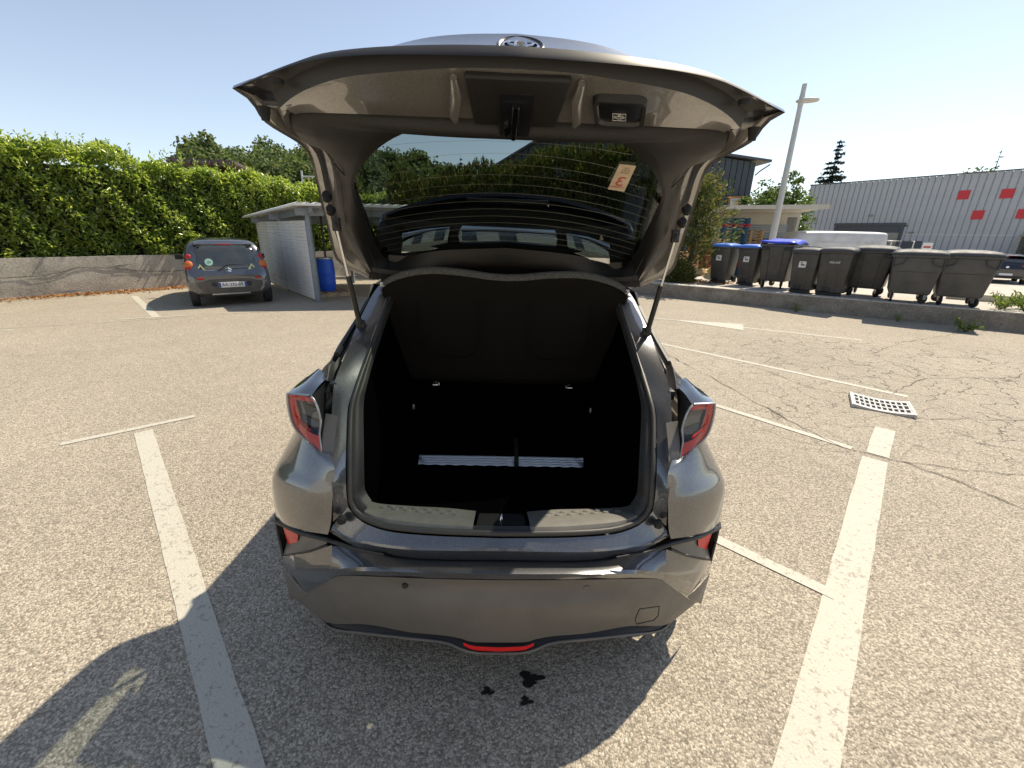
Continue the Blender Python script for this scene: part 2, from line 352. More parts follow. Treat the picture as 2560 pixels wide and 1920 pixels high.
# ---- walls
def wall_block(name, f, t0, t1, th, h, mat, n, label, cat, cap=None, base=-.05, wob=.012):
    root = empty(name, f(t0), label=label, cat=cat); rg = np.random.default_rng(5)
    V = []; F = []; zs = np.linspace(base, h, 7); ts = np.linspace(t0, t1, n)
    o0 = np.array(f(t0))
    for t in ts:
        for z in zs: V.append(np.array(f(t, rg.normal(0, wob), z)) - o0)
        V.append(np.array(f(t, th, h)) - o0); V.append(np.array(f(t, th, base)) - o0)
    k = len(zs) + 2
    for i in range(n - 1):
        for j in range(k - 1): F.append((i * k + j, (i + 1) * k + j, (i + 1) * k + j + 1, i * k + j + 1))
    F += [tuple(range(k - 1, -1, -1)), tuple(range((n - 1) * k, n * k))]
    mesh('wall_body', V, F, mat, root, 50)
    if cap:
        c = MB(); ts = np.linspace(t0, t1, n)
        for i in range(n - 1):
            a, b = ts[i], ts[i + 1] - .01
            q = [np.array(f(a, -cap[0], h)) - o0, np.array(f(b, -cap[0], h)) - o0, np.array(f(b, th + .02, h)) - o0, np.array(f(a, th + .02, h)) - o0]
            c.hexa([(*p[:2], h + .001) for p in q] + [(*p[:2], h + cap[1]) for p in q])
        c.build('coping', cap[2], root, bevel=.006)
    return root
wall_block('retaining_wall', lw, -12, 12.5, .22, .93, M['wall'], 60, 'long cracked grey rendered wall under the laurel hedge', 'wall')
M['coping'] = plaster('coping_concrete', (.40, .37, .32), (.50, .47, .41), (.58, .55, .48), 3, .3, 40)
wall_block('low_wall', rw, -7, 22, .28, .352, M['lowwall'], 44, 'low pebbled concrete wall with the wheeled bins standing behind it', 'wall', (.0, .022, M['coping']), wob=.008)
# cracks in the render: thin raised dark seams
cw = MB()
for pts in ([(-1, .62), (0.2, .50), (.9, .52), (1.5, .66), (2.0, .64), (2.6, .72)], [(2.2, .62), (2.9, .50), (3.5, .47), (4.2, .50), (4.7, .58), (5.4, .56)]):
    P = []
    for (t0, z0), (t1, z1) in zip(pts, pts[1:]):
        for s in np.linspace(0, 1, 6, endpoint=False): P.append(lw(t0 + (t1 - t0) * s, -.012, z0 + (z1 - z0) * s + random.uniform(-.015, .015)))
    cw.tube(P, .006, 4)
ck = cw.build('crack', simple('crack_dark', (.05, .045, .04), .9)); ck.parent = bpy.data.objects['retaining_wall']; ck.location = -Vector(bpy.data.objects['retaining_wall'].location)

# ---- leaves
def leaf_mesh(name, C, A, N, L, Wd, mat, parent, fold=.25):
    """C centres, A leaf axis, N leaf normal (unit), L lengths, Wd widths: folded rhombic leaves"""
    C = np.asarray(C); n = len(C); B = np.cross(N, A); B /= np.linalg.norm(B, axis=1)[:, None] + 1e-9
    N2 = np.cross(A, B); L = np.broadcast_to(L, n)[:, None]; Wd = np.broadcast_to(Wd, n)[:, None]
    V = np.stack([C - A * L * .5, C + B * Wd * .5 + N2 * Wd * fold, C + A * L * .5 - N2 * L * .12, C - B * Wd * .5 + N2 * Wd * fold], 1).reshape(-1, 3)
    i = np.arange(n) * 4; F = np.stack([i, i + 1, i + 2, i, i + 2, i + 3], 1).reshape(-1, 3)
    me = bpy.data.meshes.new(name); me.vertices.add(len(V)); me.vertices.foreach_set('co', V.astype('f').ravel())
    me.loops.add(len(F) * 3); me.polygons.add(len(F)); me.loops.foreach_set('vertex_index', F.astype('i').ravel())
    me.polygons.foreach_set('loop_start', (np.arange(len(F)) * 3).astype('i')); me.update(calc_edges=True); me.validate()
    o = link_mesh(name, me, mat, parent); o['kind'] = 'stuff'; return o
def unit(v): return v / (np.linalg.norm(v, axis=-1, keepdims=True) + 1e-9)
def rnd(n): return unit(RNG.normal(size=(n, 3)))
M['laurel'] = leafmat('laurel_leaf', (.11, .17, .04), (.26, .34, .07), (.44, .48, .13), .26, .5, .85)
M['cypress'] = leafmat('cypress_spray', (.042, .062, .018), (.095, .125, .032), (.22, .18, .065), .6, .35, .3)
M['broad'] = leafmat('broad_leaf', (.055, .095, .024), (.10, .155, .04), (.17, .21, .065), .5, .4, .35)
M['broadfar'] = leafmat('wood_leaf', (.06, .092, .032), (.11, .15, .052), (.18, .20, .075), .6, .35, .3)
M['spruce'] = leafmat('spruce_needles', (.018, .030, .016), (.035, .05, .028), (.06, .075, .04), .6, .15, .3)
M['bark'] = simple('bark', (.09, .07, .05), .9, var=.4, vscale=14, bump=.8, bscale=30)
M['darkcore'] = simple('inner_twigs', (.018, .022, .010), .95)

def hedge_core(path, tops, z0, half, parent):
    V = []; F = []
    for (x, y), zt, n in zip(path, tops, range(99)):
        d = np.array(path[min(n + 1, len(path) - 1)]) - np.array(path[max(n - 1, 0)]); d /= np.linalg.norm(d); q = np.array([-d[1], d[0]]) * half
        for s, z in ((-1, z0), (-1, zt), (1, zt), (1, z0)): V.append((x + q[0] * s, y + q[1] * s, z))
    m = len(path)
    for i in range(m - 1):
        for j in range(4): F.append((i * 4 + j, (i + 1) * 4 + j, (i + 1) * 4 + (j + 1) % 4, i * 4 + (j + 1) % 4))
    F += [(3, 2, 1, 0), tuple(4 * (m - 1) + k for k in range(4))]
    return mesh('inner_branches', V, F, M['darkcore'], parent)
def hedge_points(path, tops, z0, half, dens, bulge=.18, topw=1.0):
    """random points over the faces of a clipped hedge: returns positions, outward normals"""
    P = np.array(path, float); T = np.array(tops, float); seg = np.linalg.norm(np.diff(P, axis=0), axis=1); out = []; nor = []
    for i in range(len(seg)):
        d = (P[i + 1] - P[i]) / seg[i]; q = np.array([-d[1], d[0]]); hz = (T[i] + T[i + 1]) / 2 - z0
        for side, area in ((-1, seg[i] * hz), (1, seg[i] * hz * .35), (0, seg[i] * 2 * half * topw)):
            n = int(area * dens); u = RNG.random(n)[:, None]; w = RNG.random(n)
            c = P[i] + (P[i + 1] - P[i]) * u; zt = T[i] + (T[i + 1] - T[i]) * u[:, 0]
            if side:
                xy = c + q * side * half; z = z0 + w * (zt - z0); N = np.tile([q[0] * side, q[1] * side, .25], (n, 1))
            else:
                xy = c + q * ((w * 2 - 1) * half)[:, None]; z = zt; N = np.tile([0, 0, 1.], (n, 1))
            out.append(np.column_stack([xy, z])); nor.append(N)
    X = np.vstack(out); N = unit(np.vstack(nor))
    w = (np.sin(X[:, 0] * 1.9 + X[:, 2] * 1.3) + np.sin(X[:, 1] * 2.6 - X[:, 2] * 2.2 + 1) + np.sin((X[:, 0] + X[:, 1]) * 4.3 + X[:, 2] * 3.7)) * bulge / 2
    return X + N * w[:, None], N
# laurel hedge: shoots with whorls of leaves
lt = np.linspace(-11, 12.3, 30)
lpath = [tuple(LW0 + LU * t + LN * .98) for t in lt]
ltop = [float(np.interp(t, [-11, 0, 1.3, 2.2, 3.3, 5.3, 7.5, 9, 10.9, 13], [3.75, 3.62, 3.58, 3.66, 3.5, 3.42, 3.2, 3.02, 3.12, 3.3])) - .16 + .06 * math.sin(t * 3.1) for t in lt]
hd = empty('laurel_hedge', (*lpath[14], .9), label='tall glossy laurel hedge growing above the grey rendered wall', cat='hedge')
loc0 = Vector(hd.location)
def unloc(o): o.location = -loc0; return o
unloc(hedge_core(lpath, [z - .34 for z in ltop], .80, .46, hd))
X, N = hedge_points(lpath, ltop, .86, .80, 120, .15, 1.3)
k = 8; C = np.repeat(X, k, 0); NN = np.repeat(N, k, 0)
sh = unit(NN + np.array([0, 0, .55]) + RNG.normal(0, .35, (len(X), 3)).repeat(k, 0))           # shoot direction
A = unit(sh * .75 + rnd(len(C)) * .95 + np.array([0, 0, -.10])); L = RNG.uniform(.10, .17, len(C))
C = C + sh * RNG.uniform(-.26, .09, len(C))[:, None] + A * (L * .5)[:, None]
Nn = unit(sh * .6 + np.array([.35, .1, .85]) + rnd(len(C)) * .5)
unloc(leaf_mesh('foliage', C, A, Nn, L, L * RNG.uniform(.32, .42, len(C)), M['laurel'], hd))
# upright young shoots along the top
tt = RNG.uniform(-11, 12, 190); base = np.array([[*(LW0 + LU * t + LN * RNG.uniform(.1, 1.2)), np.interp(t, lt, ltop)] for t in tt])
k = 11; C = np.repeat(base, k, 0); s = np.tile(np.linspace(0, 1, k), len(base)); hgt = np.repeat(RNG.uniform(.10, .42, len(base)), k)
ln = np.repeat(RNG.normal(0, .25, (len(base), 3)), k, 0); C = C + np.column_stack([ln[:, 0] * s * hgt, ln[:, 1] * s * hgt, s * hgt])
A = unit(rnd(len(C)) * .8 + np.array([0, 0, .75])); L = RNG.uniform(.07, .13, len(C))
unloc(leaf_mesh('young_shoots', C + A * .05, A, unit(rnd(len(C)) + np.array([0, 0, .6])), L, L * .33, M['laurel'], hd))
# cypress hedge in front of the car
cpath = [(-4.6, 18.9), (-3, 18.5), (-1.5, 18.2), (0, 17.9), (1.5, 17.6), (3, 17.2), (4.4, 16.6), (5.6, 15.8)]
ctop = [3.25, 3.35, 3.5, 3.85, 4.15, 4.25, 4.2, 3.9]
hc = empty('cypress_hedge', (*cpath[3], 0), label='broad shaggy cypress hedge standing in front of the dark barn', cat='hedge'); loc0 = Vector(hc.location)
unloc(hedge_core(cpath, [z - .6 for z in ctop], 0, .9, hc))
X, N = hedge_points(cpath, ctop, .1, 1.15, 95, .32)
k = 7; C = np.repeat(X, k, 0); NN = np.repeat(N, k, 0)
sh = unit(NN * .9 + np.array([0, 0, .85]) + RNG.normal(0, .35, (len(X), 3)).repeat(k, 0)); A = unit(sh + rnd(len(C)) * .5); L = RNG.uniform(.12, .30, len(C))
C = C + sh * RNG.uniform(-.15, .30, len(C))[:, None]
unloc(leaf_mesh('foliage', C, A, unit(NN + rnd(len(C)) * .7), L, L * RNG.uniform(.14, .24, len(C)), M['cypress'], hc))
tt = RNG.uniform(0, 7, 110); ii = np.arange(8.); base = np.column_stack([np.interp(tt, ii, [p[0] for p in cpath]), np.interp(tt, ii, [p[1] for p in cpath]) - RNG.uniform(-.9, 1.0, 110), np.interp(tt, ii, ctop) - .05])
k = 26; C = np.repeat(base, k, 0); s = np.tile(np.linspace(0, 1, k), len(base)); hgt = np.repeat(RNG.uniform(.2, .75, len(base)), k); ln = np.repeat(RNG.normal(0, .22, (len(base), 3)), k, 0)
C = C + np.column_stack([ln[:, 0] * s * hgt, ln[:, 1] * s * hgt, s * hgt]); A = unit(rnd(len(C)) * .7 + np.array([0, 0, .7])); C += A * (.10 * (1.1 - s))[:, None]; L = RNG.uniform(.1, .2, len(C)) * (1.15 - .6 * s)
unloc(leaf_mesh('leading_shoots', C, A, rnd(len(C)), L, L * .2, M['cypress'], hc))

# ---- trees
def branchy(root, h, r0, spread, seed, nb=9, z0=.25):
    rg = np.random.default_rng(seed); m = MB(); tips = []
    tr = [(rg.normal(0, .02) * h * s, rg.normal(0, .02) * h * s, h * s) for s in (0, .3, .6, .9)]
    m.tube(tr, [r0, r0 * .8, r0 * .5, r0 * .15], 8); m.build('trunk', M['bark'], root, 60)
    b = MB()
    for i in range(nb):
        s = z0 + (.9 - z0) * i / nb; a = i * 2.4 + rg.normal(0, .3); L = spread * (1.1 - .6 * s) * rg.uniform(.8, 1.2); p0 = np.array([0, 0, h * s])
        p1 = p0 + [math.cos(a) * L * .5, math.sin(a) * L * .5, L * .30]; p2 = p0 + [math.cos(a) * L, math.sin(a) * L, L * .7]
        b.tube([p0, p1, p2], [r0 * .35 * (1.1 - s), r0 * .2 * (1.1 - s), .012], 5); tips += [p1, p2, (p1 + p2) / 2]
    tips.append(np.array([0, 0, h * .95])); b.build('branches', M['bark'], root)['kind'] = 'stuff'
    return np.array(tips)
def broad_tree(loc, h, spread, seed, label, mat='broad', leaf=.16, dens=150, clump=.22, group=None, z0=.25, name='broadleaf_tree'):
    root = empty(name, loc, label=label, cat='tree', group=group); tips = branchy(root, h, h * .025, spread, seed, 16, z0)
    rg = np.random.default_rng(seed); cl = []
    for t in tips:
        for _ in range(3): cl.append(t + rg.normal(0, spread * .16, 3))
    cl = np.array(cl); C = np.repeat(cl, dens // 3, 0); r_ = spread * clump * np.repeat(rg.uniform(.55, 1.25, len(cl)), dens // 3)
    D_ = unit(rg.normal(size=C.shape)) * (rg.random(len(C)) ** .5)[:, None]; D_[:, 2] *= .7; C = C + D_ * r_[:, None]
    A = unit(D_ + rnd(len(C)) * .9); L = rg.uniform(.7, 1.3, len(C)) * leaf
    leaf_mesh('crown', C, A, unit(D_ + [0, 0, .5] + rnd(len(C)) * .8), L, L * .62, M[mat], root); return root
def spruce_tree(loc, h, rad, seed, label, dens=1.0, group=None, droop=.25, leaf=.3, mat='spruce', sparse=1.0):
    root = empty('spruce_tree', loc, label=label, cat='tree', group=group); rg = np.random.default_rng(seed)
    m = MB(); m.tube([(0, 0, 0), (0, 0, h * .5), (0, 0, h)], [h * .018, h * .01, .01], 7); m.build('trunk', M['bark'], root, 60)
    b = MB(); C = []; A = []
    z = h * .12
    while z < h * .985:
        rr = rad * (1 - z / h) ** .85 * rg.uniform(.75, 1.15); nb = 6 if z < h * .8 else 4
        for k in range(nb):
            if rg.random() > sparse: continue
            a = k * 6.28 / nb + rg.uniform(0, 6.28); d = np.array([math.cos(a), math.sin(a), 0]); L = rr * rg.uniform(.7, 1.15)
            p0 = np.array([0, 0, z]); p1 = p0 + d * L * .55 + [0, 0, -droop * L * .45]; p2 = p0 + d * L + [0, 0, -droop * L * .35]
            b.tube([p0, p1, p2], [.03, .018, .006], 4)
            n = int(max(5, L * 22 * dens)); s = rg.random(n)[:, None]; Q = np.where(s < .55, p0 + (p1 - p0) * s / .55, p1 + (p2 - p1) * (s - .55) / .45)
            C.append(Q + rg.normal(0, .05 + .05 * L, (n, 3)) * [1, 1, .45]); A.append(np.tile(d, (n, 1)) + rg.normal(0, .7, (n, 3)) + [0, 0, -.25])
        z += h * .035 * rg.uniform(.8, 1.25)
    b.build('branches', M['bark'], root)['kind'] = 'stuff'
    C = np.vstack(C); A = unit(np.vstack(A)); L = RNG.uniform(.6, 1.3, len(C)) * leaf
    leaf_mesh('crown', C, A, unit(rnd(len(C)) * .6 + [0, 0, .8]), L, L * .3, M[mat], root); return root
spruce_tree((-6.3, 54, 0), 9.9, 1.9, 3, 'lone small dark spruce rising between the wood and the barn', 1.6)
broad_tree((-11.4, 56, 2.6), 6.3, 2.9, 11, 'tall rounded broadleaf tree standing above the edge of the wood', 'broadfar', .42, 260, .3)
spruce_tree((-18.5, 58, 2.5), 8.6, 2.0, 21, 'narrow dark spruce poking out of the wood', 1.4)
broad_tree((16.0, 30.5, -.5), 4.6, 1.35, 31, 'young airy tree behind the flat canopy, beside the dark barn', 'broad', .17, 150, .26)
broad_tree((18.0, 31.5, -.5), 5.3, 1.9, 32, 'taller leafy tree just behind the street lamp post', 'broad', .18, 170, .25)
spruce_tree((38.96, 58, -.5), 13.6, 3.8, 41, 'sparse pointed spruce above the corner of the grey warehouse', 1.3, sparse=.95, leaf=.55)
broad_tree((46.2, 47, -.5), 8.0, 3.0, 51, 'rounded tree top peeping over the grey warehouse roof', 'broadfar', .35, 200, .3)
spruce_tree((49.5, 49, -.5), 11.3, 1.6, 52, 'thin bare spruce tip over the grey warehouse roof', .5, sparse=.55, leaf=.3)
# wooded hill
hv = []; hf = []; nx, ny = 30, 10
for j in range(ny):
    for i in range(nx):
        x = -75 + 82 * i / (nx - 1); y = 44 + 76 * j / (ny - 1); s = j / (ny - 1)
        z = -.6 + 7.5 * math.sin(min(1, s * 1.4) * 1.57) * (1 - .75 * max(0, (x + 22) / 30) ** 1.3) * (.85 + .1 * math.sin(x * .2)); hv.append((x, y, z))
for j in range(ny - 1):
    for i in range(nx - 1): hf.append((j * nx + i, j * nx + i + 1, (j + 1) * nx + i + 1, (j + 1) * nx + i))
mesh('hill', hv, hf, M['soil'], None, 60)['kind'] = 'structure'
def hill_z(x, y):
    s = (y - 44) / 76; return -.6 + 7.5 * math.sin(min(1, max(0, s) * 1.4) * 1.57) * (1 - .75 * max(0, (x + 22) / 30) ** 1.3)
cl = []; rg = np.random.default_rng(77)
for _ in range(330):
    y = 46 + 34 * rg.random() ** 1.5; x = rg.uniform(-62, -4.5 - (82 - y) * .06); x = max(x, -.68 * y + rg.uniform(0, 3)); hh = rg.uniform(5.0, 7.2) * (1 if rg.random() > .12 else 1.2) * float(np.interp(x, [-62, -45, -30, -15, -4], [1.1, 1.16, 1.14, 1.08, .75])); z = hill_z(x, y); w = hh * rg.uniform(.3, .42)
    narrow = rg.random() < .18
    for q in range(26):
        s = rg.uniform(.18, 1); e = math.sqrt(max(.05, 1 - (2 * s - 1) ** 2)) if not narrow else (1.05 - s)
        a = rg.uniform(0, 6.28); cl.append((x + math.cos(a) * w * e * .75, y + math.sin(a) * w * e * .75, z + hh * s, w * (.42 if not narrow else .25)))
cl = np.array(cl); k = 40; C = np.repeat(cl[:, :3], k, 0); D_ = unit(rg.normal(size=C.shape)) * (rg.random(len(C)) ** .45)[:, None]
C = C + D_ * np.repeat(cl[:, 3], k)[:, None]; A = unit(D_ * .6 + rnd(len(C))); L = rg.uniform(.32, .66, len(C))
wd = leaf_mesh('woodland', C, A, unit(D_ + [0, 0, .4] + rnd(len(C)) * .7), L, L * .7, M['broadfar'], None); tag(wd, 'mixed green woodland covering the hillside beyond the hedges', 'woodland', kind='stuff')
# juniper-like conifer at the end of the low wall
jn = empty('conifer_bush', (5.6, 14.2, .3), label='tall ragged conifer bush between the car and the blue lidded bins', cat='bush'); rg = np.random.default_rng(9)
m = MB(); m.tube([(0, 0, 0), (.1, 0, 1.2), (.05, .1, 2.9)], [.09, .06, .02], 6); stems = []
for i in range(26):
    s = .08 + .85 * i / 26; a = i * 2.4; L = (1.15 - .75 * s) * rg.uniform(.75, 1.15); p0 = np.array([.06, 0, 3.1 * s]); p1 = p0 + [math.cos(a) * L, math.sin(a) * L, L * .62]; m.tube([p0, p0 * .5 + p1 * .5 - [0, 0, .06], p1], [.025, .015, .006], 4); stems.append((p0, p1))
m.build('branches', M['bark'], jn)['kind'] = 'stuff'
C = []; A = []
for p0, p1 in stems:
    n = 190; s = rg.uniform(.25, 1.15, n)[:, None]; C.append(p0 + (p1 - p0) * s + rg.normal(0, .15, (n, 3))); A.append((p1 - p0)[None] / np.linalg.norm(p1 - p0) + rg.normal(0, .55, (n, 3)))
C = np.vstack(C); A = unit(np.vstack(A)); L = rg.uniform(.09, .22, len(C)); leaf_mesh('foliage', C, A, rnd(len(C)), L, L * .24, M['cypress'], jn)
sb = empty('low_conifer', (5.05, 13.3, .3), label='small rounded conifer at the foot of the ragged bush', cat='bush')
n = 2200; D_ = unit(rg.normal(size=(n, 3))) * (rg.random(n) ** .4)[:, None]; D_[:, 2] = abs(D_[:, 2]); C = D_ * [.5, .5, .75]; L = rg.uniform(.08, .16, n)
leaf_mesh('foliage', C, unit(D_ + rnd(n) * .6), rnd(n), L, L * .25, M['cypress'], sb)
m = MB(); m.tube([(0, 0, 0), (0, 0, .5)], [.05, .02], 6); m.build('stem', M['bark'], sb)
# weeds along the low wall
M['weed'] = leafmat('weed_leaf', (.09, .14, .03), (.16, .22, .05), (.26, .30, .09), .5, .35)
def weed(loc, r, h, n, label, seed):
    root = empty('weed', loc, label=label, cat='weed'); rg = np.random.default_rng(seed); st = MB(); C = []; A = []
    for i in range(n):
        a = rg.uniform(0, 6.28); L = rg.uniform(.5, 1); tip = np.array([math.cos(a) * r * L, math.sin(a) * r * L, h * rg.uniform(.3, 1)]); mid = tip * .5 + [0, 0, h * .15]
        st.tube([(0, 0, 0), mid, tip], [.004, .003, .0015], 4)
        for s in np.linspace(.25, 1, 9):
            p = mid * (2 * s) if s < .5 else mid + (tip - mid) * (2 * s - 1); d = unit(rg.normal(size=3) + tip * 2); C.append(p + d * .02); A.append(d)
    st.build('stems', M['weed'], root); C = np.array(C); L = rg.uniform(.035, .075, len(C)) * (r / .22); leaf_mesh('leaves', C, np.array(A), unit(rnd(len(C)) + [0, 0, .8]), L, L * .35, M['weed'], root)
weed((8.85, 8.22, 0), .24, .26, 34, 'bushy light green weed at the foot of the low wall', 1)
weed((6.78, 9.30 + .9, 0), .16, .22, 14, 'dark weed clinging to the low wall below the grey two-wheeled bins', 2)
weed((8.35, 8.95 + .25, 0), .12, .18, 12, 'small weed in the joint of the low wall beneath the four-wheeled bins', 3)
for i, (t, off) in enumerate([(5.85, .30), (6.0, .75), (6.2, .35), (6.45, .6), (6.7, .4), (7.0, .6), (6.3, 1.0), (6.8, 1.0), (7.4, .5)]):
    weed(rw(t, off, .355), .27, .34, 24, 'light green leafy weeds growing behind the low wall beyond the last bin', 20 + i)
for o in list(bpy.data.objects):
    if o.get('label') == 'light green leafy weeds growing behind the low wall beyond the last bin': o['group'] = 'weeds behind the low wall'
# fallen leaves along the wall
n = 1500; t = RNG.uniform(-3, 5.2, n); off = -np.abs(RNG.normal(.0, .28, n)) - .03; keep = RNG.random(n) < np.exp(-((t - 2.2) / 2.6) ** 2); t, off = t[keep], off[keep]
C = np.column_stack([(LW0 + LU * t[:, None] + LN * off[:, None]), RNG.uniform(.012, .05, len(t))]); A = rnd(len(C)); A[:, 2] *= .25; A = unit(A); L = RNG.uniform(.07, .13, len(C))
M['deadleaf'] = leafmat('dead_leaf', (.20, .09, .035), (.36, .17, .06), (.45, .27, .12), .7, .15)
tag(leaf_mesh('fallen_leaves', C, A, unit(rnd(len(C)) * .4 + [0, 0, 1]), L, L * .42, M['deadleaf'], None), 'strip of rust brown fallen leaves along the rendered wall', 'leaves', kind='stuff')
